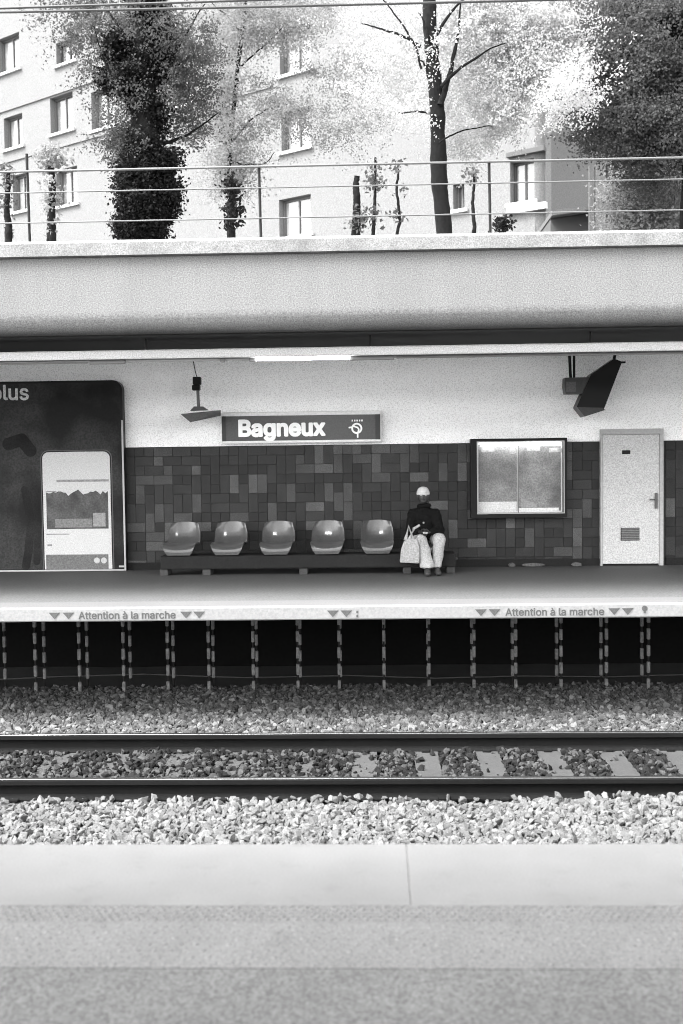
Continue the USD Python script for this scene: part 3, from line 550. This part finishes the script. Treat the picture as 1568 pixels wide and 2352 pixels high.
# ------------------------------------------------------------------ person and bag
def blob(bones, edge=0.02, it=8):
    acc = manifold3d.Manifold()
    for (p, rp), (q, rq) in bones:
        pts = []
        for c, r in ((p, rp), (q, rq)):
            s = trimesh.creation.icosphere(2, 1.0).vertices; rr = np.broadcast_to(r, 3); pts.append(s * rr + c)
        acc = acc + manifold3d.Manifold.hull_points(np.vstack(pts))
    acc = acc.refine_to_length(edge); mm = acc.to_mesh(); t = trimesh.Trimesh(mm.vert_properties[:, :3], mm.tri_verts)
    trimesh.smoothing.filter_taubin(t, iterations=it); return t
px_ = pt(975, 1240, 14.8)[0]
def B(x, y, z): return np.array([px_ + x, y, z])
pe = thing('person', 'person in a dark coat, white hat and pale trousers sitting hunched on the bench', 'person')
hip = B(0, 15.08, .46); sho = B(0.0, 14.96, .80); nk = B(-.005, 14.94, .90); hd = B(-.012, 14.88, 1.045)
kl, kr = B(-.06, 14.60, .455), B(.19, 14.62, .465); al, ar = B(.02, 14.50, .085), B(.15, 14.58, .085)
sl_, sr_ = B(-.145, 14.99, .785), B(.15, 14.94, .79); el_, er_ = B(-.195, 14.88, .575), B(.205, 14.83, .565); wl, wr = B(-.07, 14.68, .565), B(.06, 14.66, .56)
bones = [((hip, (.15, .11, .1)), (sho, (.15, .09, .08))), ((sho, .06), (nk, .052)), ((nk, .052), (B(-.01, 14.91, .98), .056)), ((hd, (.074, .092, .105)), (B(-.012, 14.87, 1.03), (.07, .088, .1))),
         ((B(-.012, 14.82, .975), (.04, .035, .03)), (hd - [0, 0.01, .03], (.06, .07, .06))),
         ((B(-.012, 14.785, 1.03), (.012, .014, .014)), (B(-.012, 14.80, 1.06), (.009, .012, .012))),
         ((B(-.09, 14.89, 1.04), (.01, .02, .03)), (B(-.08, 14.89, 1.04), (.01, .02, .03))), ((B(.066, 14.89, 1.04), (.01, .02, .03)), (B(.056, 14.89, 1.04), (.01, .02, .03)))]
for k_, a_, s_ in ((kl, al, -1), (kr, ar, 1)):
    bones += [((hip + [s_ * .09, 0, 0], .085), (k_, .058)), ((k_, .056), (a_, .038)), ((a_, .038), (a_ + [s_ * .01, -.14, -.045], .03))]
for s0, e0, w0 in ((sl_, el_, wl), (sr_, er_, wr)): bones += [((sho, .06), (s0, .055)), ((s0, .052), (e0, .04)), ((e0, .04), (w0, .027))]
for w0, s_ in ((wl, 1), (wr, -1)):
    palm = w0 + [s_ * .035, -.05, .0]
    bones.append(((w0, (.024, .024, .02)), (palm, (.034, .03, .017))))
    for k in range(4):
        b0 = palm + [s_ * (.012 + .0) - s_ * .018 * (k - 1.5) * 0.2, -.012 + 0.0, .024 - .016 * k]; lng = (.036, .042, .039, .030)[k]
        b1 = b0 + [s_ * .018, -lng * .7, -.004]; b2 = b1 + [s_ * .022, -.006, -.012]
        bones += [((b0, .0088), (b1, .0082)), ((b1, .0082), (b2, .007))]
    th = palm + [s_ * -.01, -.005, .026]; bones += [((th, .011), (th + [s_ * .022, -.026, .018], .009)), ((th + [s_ * .022, -.026, .018], .009), (th + [s_ * .036, -.04, .012], .008))]
obj('body', blob(bones, 0.012, 5), M['skin'], pe, smooth=True)
face = [trimesh.creation.icosphere(2, 0.011) for _ in range(2)]
for t_, s_ in zip(face, (-1, 1)): t_.apply_translation(B(-.012 + s_ * .031, 14.80, 1.055))
obj('eye', face[0], M['hat'], pe); obj('eye', face[1], M['hat'], pe)
obj('mouth', bbox(B(-.034, 0, 0)[0], B(.01, 0, 0)[0], 14.776, 14.80, .987, .995, 0.003), M['coat'], pe)
coat = [((hip + [0, -.02, -.03], (.185, .16, .09)), (B(0, 15.0, .66), (.165, .14, .1))), ((B(0, 15.0, .66), (.165, .14, .1)), (sho + [0, 0, -.01], (.165, .11, .08))), ((sho, (.12, .1, .07)), (nk + [0, 0.01, -.01], (.085, .085, .035))),
        ((hip + [-.08, -.08, .03], (.1, .1, .075)), (B(-.07, 14.80, .49), (.085, .06, .06))), ((hip + [.08, -.08, .03], (.1, .1, .075)), (B(.09, 14.82, .49), (.085, .06, .06)))]
for s0, e0, w0 in ((sl_, el_, wl), (sr_, er_, wr)): coat += [((sho, (.09, .08, .075)), (s0, .08)), ((s0, .078), (e0, .066)), ((e0, .066), (w0 + (e0 - w0) * .12, .046))]
def folds(t, amp, f, seed):
    t.vertices += t.vertex_normals * (meshkit.fbm(t.vertices * np.array(f), 3, seed)[:, None] - 0.5) * amp; return t
obj('coat', folds(blob(coat, 0.018, 6), 0.035, (14, 14, 22), 5), M['coat'], pe, smooth=True)
obj('scarf', blob([((B(-.03, 14.90, .905), (.07, .07, .035)), (B(.03, 14.90, .91), (.07, .07, .035)))], 0.02, 4), M['coat'], pe, smooth=True)
tro = []
for k_, a_, s_, w_ in ((kl, al, -1, .098), (kr, ar, 1, .062)):
    tro += [((hip + [s_ * .09, 0, -.01], .1), (k_, .082)), ((k_, .08), (a_ + [0, 0, .03], (w_, .075, .025)))]
obj('trousers', folds(blob(tro, 0.016, 5), 0.034, (26, 26, 9), 8), M['trousers'], pe, smooth=True)
ht = blob([((hd + [0, .012, .045], (.088, .105, .06)), (hd + [0, .015, .07], (.078, .092, .055))), ((hd + [0, .0, .022], (.091, .108, .022)), (hd + [0, .0, .036], (.091, .108, .022)))], 0.015, 3)
obj('hat', ht, M['hat'], pe, smooth=True)
for a_, s_ in ((al, -.6), (ar, 1)):
    h = blob([((a_ + [0, .02, -.03], (.045, .06, .045)), (a_ + [s_ * .012, -.16, -.05], (.042, .05, .032)))], 0.02, 3)
    h.vertices[:, 2] = np.maximum(h.vertices[:, 2], 0.0); obj('shoe', h, M['shoe'], pe, smooth=True)
obj('badge', bbox(B(-.022, 0, 0)[0], B(.0, 0, 0)[0], 14.838, 14.86, .665, .69, 0.004), M['trousers'], pe)
obj('paper_slip', bbox(B(-.035, 0, 0)[0], B(.03, 0, 0)[0], 14.535, 14.548, .553, .567, 0.002), M['paper'], label='small white paper slip held in the seated person\'s hands', cat='paper')
# bag
YG = 14.52
def G(u, v): p = pt(u, v, YG); return p[0], p[2]
bg = thing('carrier_bag', 'bulging white carrier bag with upright handles leaning against the person\'s knee', 'bag')
bp_ = sg.Polygon([G(u, v) for u, v in ((918, 1291), (921, 1262), (927, 1244), (936, 1237), (956, 1236), (961, 1250), (963, 1275), (962, 1293))])
e_ = ext_y(bp_, YG - 0.07, YG + 0.07); e_.fix_normals()
mf = manifold3d.Manifold(manifold3d.Mesh(np.asarray(e_.vertices, np.float32), np.asarray(e_.faces, np.uint32))).refine_to_length(0.02).to_mesh()
bagm = trimesh.Trimesh(mf.vert_properties[:, :3], mf.tri_verts); bagm.merge_vertices(); trimesh.smoothing.filter_taubin(bagm, iterations=10)
bagm.vertices[:, 1] += 0.02 * (meshkit.fbm(bagm.vertices * 14, 3, 2) - 0.5)
obj('bag_body', bagm, M['bag'], bg, smooth=True)
for a, b, c_ in (((931, 1240), (938, 1208), (948, 1238)), ((940, 1238), (950, 1214), (964, 1206))):
    pts = [np.array([G(*a)[0], YG - .01, G(*a)[1]]), np.array([G(*b)[0], YG, G(*b)[1]]), np.array([G(*c_)[0], YG, G(*c_)[1]])]
    obj('handle', tube(pts, [.026, .02, .016], 8), M['bag'], bg)
# scraps by the skirting
for k, (u, v, w) in enumerate(((1176, 1304, .05), (1225, 1303, .16), (1325, 1304, .07))):
    c0 = pt(u, v, 15.45); s = trimesh.creation.icosphere(2, 1.0); s.vertices *= np.array([w, .04, .03]) * (0.7 + 0.6 * meshkit.fbm(s.vertices * 2.3 + k * 9, 3)[:, None]); s.apply_translation([c0[0], 15.5, .025])
    obj('litter', s, mat(f'litter_grey_{k}', 0.13, 0.9, 0.4, 40), label=('small grey scrap at the wall foot below the notice case', 'long flat grey scrap at the wall foot below the notice case', 'pale lump of litter at the wall foot beside the door')[k], cat='litter')

# ------------------------------------------------------------------ building behind
FH = np.array([math.sin(YAW), math.cos(YAW), 0]); RH = np.array([math.cos(YAW), -math.sin(YAW), 0])
TD = -0.795 * RH + 0.606 * FH; ND = -0.606 * RH - 0.795 * FH      # along the façade (away to the left), outward normal
c0 = pt(1253, 400, 29.5); C0 = np.array([c0[0], 29.5, 0])
def fac(u, v):                                                            # where the ray of a picture point meets the façade
    d = fwd * FPX + right * (u - CU) + up * (CV - v); t = ((C0 - EYE) @ ND) / (d @ ND); p = EYE + d * t; return (p - C0) @ TD, p[2]
def fbox(s0, s1, n0, n1, z0, z1):                                         # a box in façade coordinates: along, outward, up
    b = box(s0, s1, n0, n1, z0, z1); v = b.vertices.copy(); b.vertices = C0 + v[:, :1] * TD + v[:, 1:2] * ND + v[:, 2:] * [0, 0, 1.0]
    if np.linalg.det(np.stack([TD, ND, [0, 0, 1]])) < 0: b.invert()
    return b
bd = thing('apartment_building', 'white rendered apartment building behind the trees, one face in shade', 'building')
wins = []
for (u0_, v0_, u1_, v1_) in ((114, 222, 168, 300), (8, 268, 52, 338), (28, 400, 62, 486), (128, 388, 178, 470), (-6, 88, 45, 160), (128, 96, 172, 142), (641, 68, 714, 160), (645, 255, 712, 340), (640, 455, 714, 540), (1040, 420, 1066, 484), (1171, 368, 1226, 464)):
    s1, za = fac(u0_, (v0_ + v1_) / 2 + (v0_ - v1_) / 2 + 5); s0, zb2 = fac(u1_, (v0_ + v1_) / 2 + (v1_ - v0_) / 2 - 5)
    wins.append((s0, s1, zb2, za))
# storeys carried on where trees hide them
base = wins[6]
for ds in (4.6, 9.0): wins.append((base[0] + ds, base[1] + ds, base[2], base[3]))
wins = [w for w in wins]
L_, H_ = 32.0, 24.0
sh = sg.box(0, 3.9, L_, H_)
for w in wins: sh = sh.difference(sg.box(w[0], w[2], w[1], w[3]))
def ext_f(shape, n0, n1):
    o = []
    for g in polys(shape):
        e = trimesh.creation.extrude_polygon(g, n1 - n0, engine='earcut'); v = e.vertices.copy()
        e.vertices = C0 + v[:, :1] * TD + (v[:, 2:] + n0) * ND + v[:, 1:2] * [0, 0, 1.0]; e.fix_normals(); o.append(e)
    return o
obj('wall', ext_f(sh, -0.32, 0.0), M['facade'], bd)
for k, (s0, s1, z0, z1) in enumerate(wins):
    fr = obj('window', ext_f(sg.box(s0, z0, s1, z1).difference(sg.box(s0 + .07, z0 + .07, s1 - .07, z1 - .07)).union(sg.box((s0 + s1) / 2 - .025, z0, (s0 + s1) / 2 + .025, z1)), -0.27, -0.21), M['winframe' if k not in (5, 10) else 'reveal'], bd)
    obj('pane', (np.array([C0 + a * TD - .245 * ND + [0, 0, b] for a, b in ((s0 + .06, z0 + .06), (s0 + .06, z1 - .06), (s1 - .06, z1 - .06), (s1 - .06, z0 + .06))]), np.array([[0, 1, 2, 3]])), pane, fr)
    obj('curtain' if k % 3 else 'shutter', fbox(s0 + .01, s1 - .01, -.30, -.285, z0 + (.0 if k % 2 else .02), z1), M['curtain' if k % 3 else 'shutter'], fr)
    obj('sill', fbox(s0 - .12, s1 + .12, 0.002, .09, z0 - .10, z0 - .004), M['trim'], fr)
obj('room_backs', fbox(0.3, L_ - .3, -0.9, -0.8, 3.9, H_), M['reveal'], bd)
for v in (310,):
    pass
s_a, z_a = fac(1168, 358); s_b, z_b = fac(1253, 352)
obj('awning', fbox(-0.02, s_a, 0.002, 0.16, (z_a + z_b) / 2 - 0.02, (z_a + z_b) / 2 + 0.10), M['roofing'], bd)
s_a, z_a = fac(1168, 490); obj('ledge', fbox(-0.05, s_a, 0.002, 0.12, z_a - 0.05, z_a + 0.12), M['trim'], bd)
for u, v in ((100, 224), (160, 330)):
    _, z = fac(u, v); obj('string_course', fbox(9.5, L_, 0.002, 0.05, z - 0.06, z + 0.06), M['facade'], bd)
SD = -ND
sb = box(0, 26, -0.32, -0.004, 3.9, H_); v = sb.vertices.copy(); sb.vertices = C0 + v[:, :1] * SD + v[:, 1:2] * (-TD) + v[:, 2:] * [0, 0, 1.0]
obj('side_wall', sb, M['sideface'], bd)  # this face's shade is put into its darker render colour
obj('roof', fbox(-0.3, L_, -13, 0.3, H_ + 0.004, H_ + 0.3), M['roofing'], bd)
# low porch beside the building
pc = thing('porch', 'low porch with a pale sloping roof slab beside the shaded building face', 'porch')
YP = 24.0
def Q(u, v, Y=YP): return pt(u, v, Y)
def qslab(uv, y0, y1): return trimesh.convex.convex_hull(np.vstack([Q(u, v, (y0 + y1) / 2) * [1, 0, 1] + [0, y, 0] for u, v in uv for y in (y0, y1)]))
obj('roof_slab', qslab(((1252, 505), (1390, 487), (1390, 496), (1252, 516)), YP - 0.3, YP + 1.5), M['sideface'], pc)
obj('back_wall', qslab(((1254, 517), (1398, 498), (1398, 600), (1254, 600)), YP, YP + 1.2), M['roofing'], pc)
obj('post', qslab(((1366, 380), (1389, 376), (1389, 600), (1366, 600)), YP - 0.55, YP - 0.35), mat('porch_post', 0.09, 0.8, 0.3, 15), pc)
obj('post', qslab(((1409, 370), (1416, 369), (1416, 600), (1409, 600)), YP - 0.55, YP - 0.45), M['dark'], pc)
obj('jamb', qslab(((1352, 382), (1364, 380), (1364, 600), (1352, 600)), YP - 0.5, YP - 0.40), M['sideface'], pc)
obj('jamb', qslab(((1391, 376), (1407, 374), (1407, 600), (1391, 600)), YP - 0.5, YP - 0.40), M['sideface'], pc)

# ------------------------------------------------------------------ trees
def foliage(blobs, per, size, seed, clump=0.22, thresh=0.42, freq=1.1, droop=0.0, twig=0.0):
    """leaf-sized faces in clumps through ellipsoids (centre, radii, number of clumps), with gaps"""
    r = np.random.default_rng(seed); V = []
    for c, rad, n in blobs:
        p = r.normal(size=(n * 3, 3)); p /= np.linalg.norm(p, axis=1, keepdims=True); p *= r.random((n * 3, 1)) ** 0.42
        p = np.asarray(c) + p * rad; keep = meshkit.fbm(p * freq + seed, 3, seed) > thresh; p = p[keep][:n]
        q = np.repeat(p, per, 0) + r.normal(size=(len(p) * per, 3)) * clump * np.array([1, 1, 0.75]); q += np.repeat(r.normal(size=(len(p), 3)) * np.array([1, 1, .45]) * twig + np.array([0, 0, -0.35 * twig]), per, 0) * r.uniform(-1, 1, (len(q), 1)); V.append(q)
    P_ = np.vstack(V); n = len(P_)
    a = r.normal(size=(n, 3)); a[:, 2] -= droop; a /= np.linalg.norm(a, axis=1, keepdims=True)
    b = np.cross(a, r.normal(size=(n, 3))); b /= np.linalg.norm(b, axis=1, keepdims=True)
    s = r.uniform(0.6, 1.25, (n, 1)) * size; L = a * s; W = b * s * 0.34
    nn = np.cross(a, b) * s * 0.12
    v = np.stack([P_ - L * 0.5, P_ + W + nn, P_ + L * 0.5, P_ - W + nn], 1).reshape(-1, 3)
    i = np.arange(n)[:, None] * 4
    return trimesh.Trimesh(v, np.vstack([i + [0, 1, 2], i + [0, 2, 3]]), process=False)
def limb(pts, r0, r1, seed=0, wob=0.03):
    from scipy.interpolate import PchipInterpolator
    r = np.random.default_rng(seed); p = np.asarray(pts, float); k = np.linspace(0, len(p) - 1, max(10, 7 * len(p)))
    t = np.arange(len(p)); q = PchipInterpolator(t, p)(k) if len(p) > 2 else p[0] + (p[1] - p[0]) * k[:, None]
    w = np.cumsum(r.normal(size=q.shape), 0); w -= np.linspace(0, 1, len(q))[:, None] * w[-1]
    q = q + w * wob * 0.25
    return tube(q, np.linspace(r0, r1, len(q)) * (1 + 0.05 * r.normal(size=len(q))), 9)
def E(u, v, Y): return pt(u, v, Y)
def R_(du, Y): return du * Y / FPX
def gb(u, Y): p = pt(u, 540, Y); return np.array([p[0], Y, 3.9])

# ivy tree
Y = 16.5
t = thing('ivy_tree', 'broad dark tree whose trunk is thick with ivy, nearest the white windows', 'tree')
trunk = [gb(330, Y), E(328, 420, Y), E(335, 300, Y), E(335, 160, Y), E(340, 40, Y), E(345, -120, Y)]
obj('trunk', limb(trunk, 0.26, 0.13, 1), M['bark'], t, smooth=True)
for k, (b, m_, e) in enumerate((((335, 300), (270, 200), (215, 60)), ((335, 200), (400, 120), (470, 10)), ((330, 330), (420, 310), (500, 260)), ((335, 120), (260, 40), (210, -60)))):
    obj('branch', limb([E(*b, Y), E(*m_, Y - 0.3 + .2 * k), E(*e, Y - 0.5 + .3 * k)], 0.035, 0.008, k + 4), M['bark'], t, smooth=True)
ivy = []
for (u, v, du, dv, n) in ((328, 520, 48, 45, 300), (330, 470, 52, 50, 330), (327, 420, 54, 40, 300), (320, 395, 45, 25, 120), (355, 390, 30, 25, 80), (300, 520, 25, 30, 60), (335, 350, 30, 35, 130), (392, 430, 14, 40, 40), (345, 270, 30, 60, 80), (300, 190, 45, 45, 110), (350, 130, 28, 70, 170), (345, 50, 36, 60, 170), (250, 190, 18, 30, 40), (270, 120, 30, 40, 60), (385, 385, 30, 40, 60), (380, 460, 25, 50, 60)):
    ivy.append((E(u, v, Y), (R_(du, Y), min(R_(du, Y), .45), R_(dv, Y)), n))
obj('ivy', foliage(ivy, 40, 0.055, 21, 0.07, 0.38, 2.4, 0.3, 0.08), M['leaf_ivy'], t)
cr = [(E(u, v, Y + d), (R_(du, Y), .9, R_(dv, Y)), n) for (u, v, du, dv, n, d) in ((330, 60, 160, 90, 130, .3), (250, 120, 90, 80, 50, -.2), (420, 120, 90, 90, 110, .2), (430, 250, 80, 100, 100, .5), (300, 250, 70, 70, 60, .2), (285, 350, 45, 45, 60, .3), (180, 40, 120, 60, 45, 0))]
obj('crown', foliage(cr, 60, 0.042, 22, 0.05, 0.43, 1.3, 0.3, 0.26), M['leaf_dark'], t)

# grey loose tree between the ivy tree and the pale one
Y = 19.5
t = thing('birch_tree', 'loose grey-leaved tree hanging over the middle of the white facade', 'tree')
trunk = [gb(530, Y), E(532, 470, Y), E(528, 380, Y), E(540, 200, Y), E(560, 20, Y), E(570, -100, Y)]
obj('trunk', limb(trunk, 0.05, 0.03, 31, .02), M['bark'], t, smooth=True)
for k, (b, m_, e) in enumerate((((530, 330), (600, 260), (660, 240)), ((535, 280), (480, 200), (440, 120)), ((545, 160), (600, 110), (650, 60)), ((532, 370), (590, 380), (630, 350)), ((555, 80), (500, 20), (450, -40)))):
    obj('branch', limb([E(*b, Y), E(*m_, Y + .2), E(*e, Y + .3 - .2 * k)], 0.018, 0.006, k + 40, .03), M['bark2'], t, smooth=True)
cr = [(E(u, v, Y + d), (R_(du, Y), 1.0, R_(dv, Y)), n) for (u, v, du, dv, n, d) in ((520, 60, 130, 80, 150, 0), (640, 40, 150, 70, 150, .4), (500, 220, 100, 90, 130, .2), (540, 340, 90, 70, 110, 0), (640, 260, 80, 70, 70, .3), (770, 130, 120, 100, 90, .3), (800, 300, 110, 70, 50, .6), (500, 420, 60, 50, 40, 0))]
obj('crown', foliage(cr, 60, 0.042, 33, 0.06, 0.43, 1.1, 0.4, 0.32), M['leaf_mid'], t)

# pale tree with a bare dark trunk
Y = 17.0
t = thing('pale_tree', 'tall tree with a bare dark leaning trunk and pale sunlit foliage', 'tree')
trunk = [gb(1024, Y), E(1020, 530, Y), E(1008, 400, Y), E(1004, 250, Y), E(992, 130, Y), E(985, 30, Y), E(984, -120, Y)]
obj('trunk', limb(trunk, 0.135, 0.10, 51, .012), M['bark2'], t, smooth=True)
for k, (pts_, r_) in enumerate(((((1000, 225), (978, 160), (965, 140)), .03), (((968, 160), (940, 85), (900, 25), (870, -10)), .018), (((966, 108), (925, 85), (880, 70), (830, 55)), .028), (((1010, 240), (1030, 170), (1050, 80), (1060, -20)), .05), (((985, 120), (978, 60), (960, 30)), .025),
                                 (((1005, 270), (960, 255), (905, 262)), .018), (((1012, 200), (1080, 140), (1160, 100)), .03), (((1008, 330), (1060, 300), (1130, 290)), .015), (((990, 100), (1040, 20), (1100, -30)), .03))):
    obj('branch', limb([E(u, v, Y - 0.05 - 0.02 * k) for u, v in pts_], r_, .008, 60 + k, .02), M['bark2'], t, smooth=True)
cr = [(E(u, v, Y + d), (R_(du, Y), 1.1, R_(dv, Y)), n) for (u, v, du, dv, n, d) in ((1120, 80, 190, 130, 420, 1.3), (1250, 130, 110, 110, 260, .9), (1130, 230, 120, 90, 190, 1.2), (930, 60, 150, 90, 110, 1.2), (900, 200, 120, 100, 70, 1.2), (1070, 320, 60, 50, 60, 1.0), (1310, 210, 60, 60, 70, -.9), (1180, -20, 200, 60, 160, 1.0), (1020, 70, 120, 100, 22, -.4), (940, 250, 70, 60, 14, -.3))]
obj('crown', foliage(cr, 60, 0.042, 53, 0.05, 0.44, 1.0, 0.4, 0.34), M['leaf_pale'], t)

# dark tree at the far end of the street
Y = 18.5
t = thing('dark_tree', 'large dense dark tree overhanging the porch', 'tree')
trunk = [gb(1600, Y), E(1600, 400, Y), E(1580, 200, Y), E(1560, 0, Y), E(1550, -150, Y)]
obj('trunk', limb(trunk, 0.28, 0.15, 71), M['bark'], t, smooth=True)
for k, (b, m_, e) in enumerate((((1595, 380), (1500, 300), (1400, 260)), ((1585, 250), (1480, 150), (1380, 90)), ((1590, 300), (1520, 330), (1450, 380)), ((1565, 100), (1480, 20), (1400, -30)))):
    obj('branch', limb([E(*b, Y), E(*m_, Y - .3), E(*e, Y - .4)], 0.09, 0.02, k + 75), M['bark'], t, smooth=True)
cr = [(E(u, v, Y + d), (R_(du, Y), 1.2, R_(dv, Y)), n) for (u, v, du, dv, n, d) in ((1510, 110, 110, 130, 420, 0), (1420, 190, 110, 100, 300, .2), (1540, 280, 90, 110, 330, .2), (1440, 300, 110, 70, 260, .2), (1390, 60, 90, 70, 90, .6), (1600, 60, 120, 150, 300, 0), (1370, 250, 60, 60, 60, .5), (1500, 390, 90, 50, 90, .4))]
obj('crown', foliage(cr, 60, 0.05, 73, 0.07, 0.40, 1.2, 0.4, 0.3), M['leaf_dark'], t)
Y = 20.5
t = thing('shrub', 'mid grey leafy shrub spreading under the dark tree', 'shrub')
obj('stem', limb([gb(1470, Y), E(1475, 450, Y), E(1480, 400, Y)], 0.04, .015, 81, .02), M['bark2'], t)
obj('foliage', foliage([(E(u, v, Y), (R_(du, Y), .7, R_(dv, Y)), n) for (u, v, du, dv, n) in ((1480, 450, 90, 70, 260), (1540, 500, 60, 50, 140), (1440, 510, 60, 40, 90), (1560, 420, 40, 70, 90))], 22, 0.07, 82, 0.15, 0.4, 1.5), M['leaf_mid'], t)

# young stems behind the railing
Y = 15.0
def young(name, u, vt, r0, label, wob, crown=None, mt='bark', cat='young tree', leafm='leaf_dark', sd=0):
    t = thing(name, label, cat)
    b = pt(u, 540, Y); p = [np.array([b[0], Y, 3.9])] + [pt(u + wob * math.sin(k * 1.7 + sd), 540 + (vt - 540) * k / 5, Y) for k in range(6)]
    obj('trunk', limb(p, r0, r0 * .55, 90 + sd, .012), M[mt], t, smooth=True)
    if crown: obj('crown', foliage([(pt(cu, cv, Y), (R_(du, Y), .25, R_(dv, Y)), n) for (cu, cv, du, dv, n) in crown], 7, 0.07, 95 + sd, .06, .3, 2.5), M[leafm], t)
young('young_tree', 17, 392, .055, 'thin rough dark stem standing closest to the tall railing post', 2, [(15, 400, 9, 22, 12), (16, 470, 7, 70, 14)], sd=1)
young('young_tree', 118, 385, .07, 'dark young tree with a bushy grey head against the white wall', 2, [(128, 360, 30, 28, 45), (105, 375, 22, 22, 24), (118, 460, 10, 80, 40)], leafm='leaf_mid', sd=2)
young('young_tree', 530, 415, .065, 'stubby dark ivy-wrapped stem in front of the loose grey tree', 3, [(530, 430, 11, 18, 30), (531, 490, 10, 50, 50)], leafm='leaf_ivy', sd=3)
young('young_tree', 820, 405, .07, 'thick grey stem, widest of the three standing together', 2, [(822, 510, 10, 30, 16)], 'bark2', sd=4)
young('young_tree', 860, 362, .028, 'thin dark stem with knots, middle one of the three standing together', 2, [(860, 395, 4, 35, 8), (858, 425, 9, 5, 10), (860, 490, 4, 45, 6)], sd=5)
young('young_tree', 912, 375, .025, 'thin dark bare stem between the knotted stem and the leaning trunk', 3, [(911, 390, 4, 14, 4), (913, 470, 3, 60, 6)], sd=6)
young('young_tree', 1088, 395, .03, 'thin grey stem between the leaning trunk and a railing post', 1, [(1088, 400, 5, 10, 6)], 'bark2', sd=7)
young('small_plant', 1153, 505, .022, 'tiny dark plant poking above the coping by the railing post', 1, [(1152, 515, 9, 12, 30)], cat='plant', leafm='leaf_ivy', sd=8)
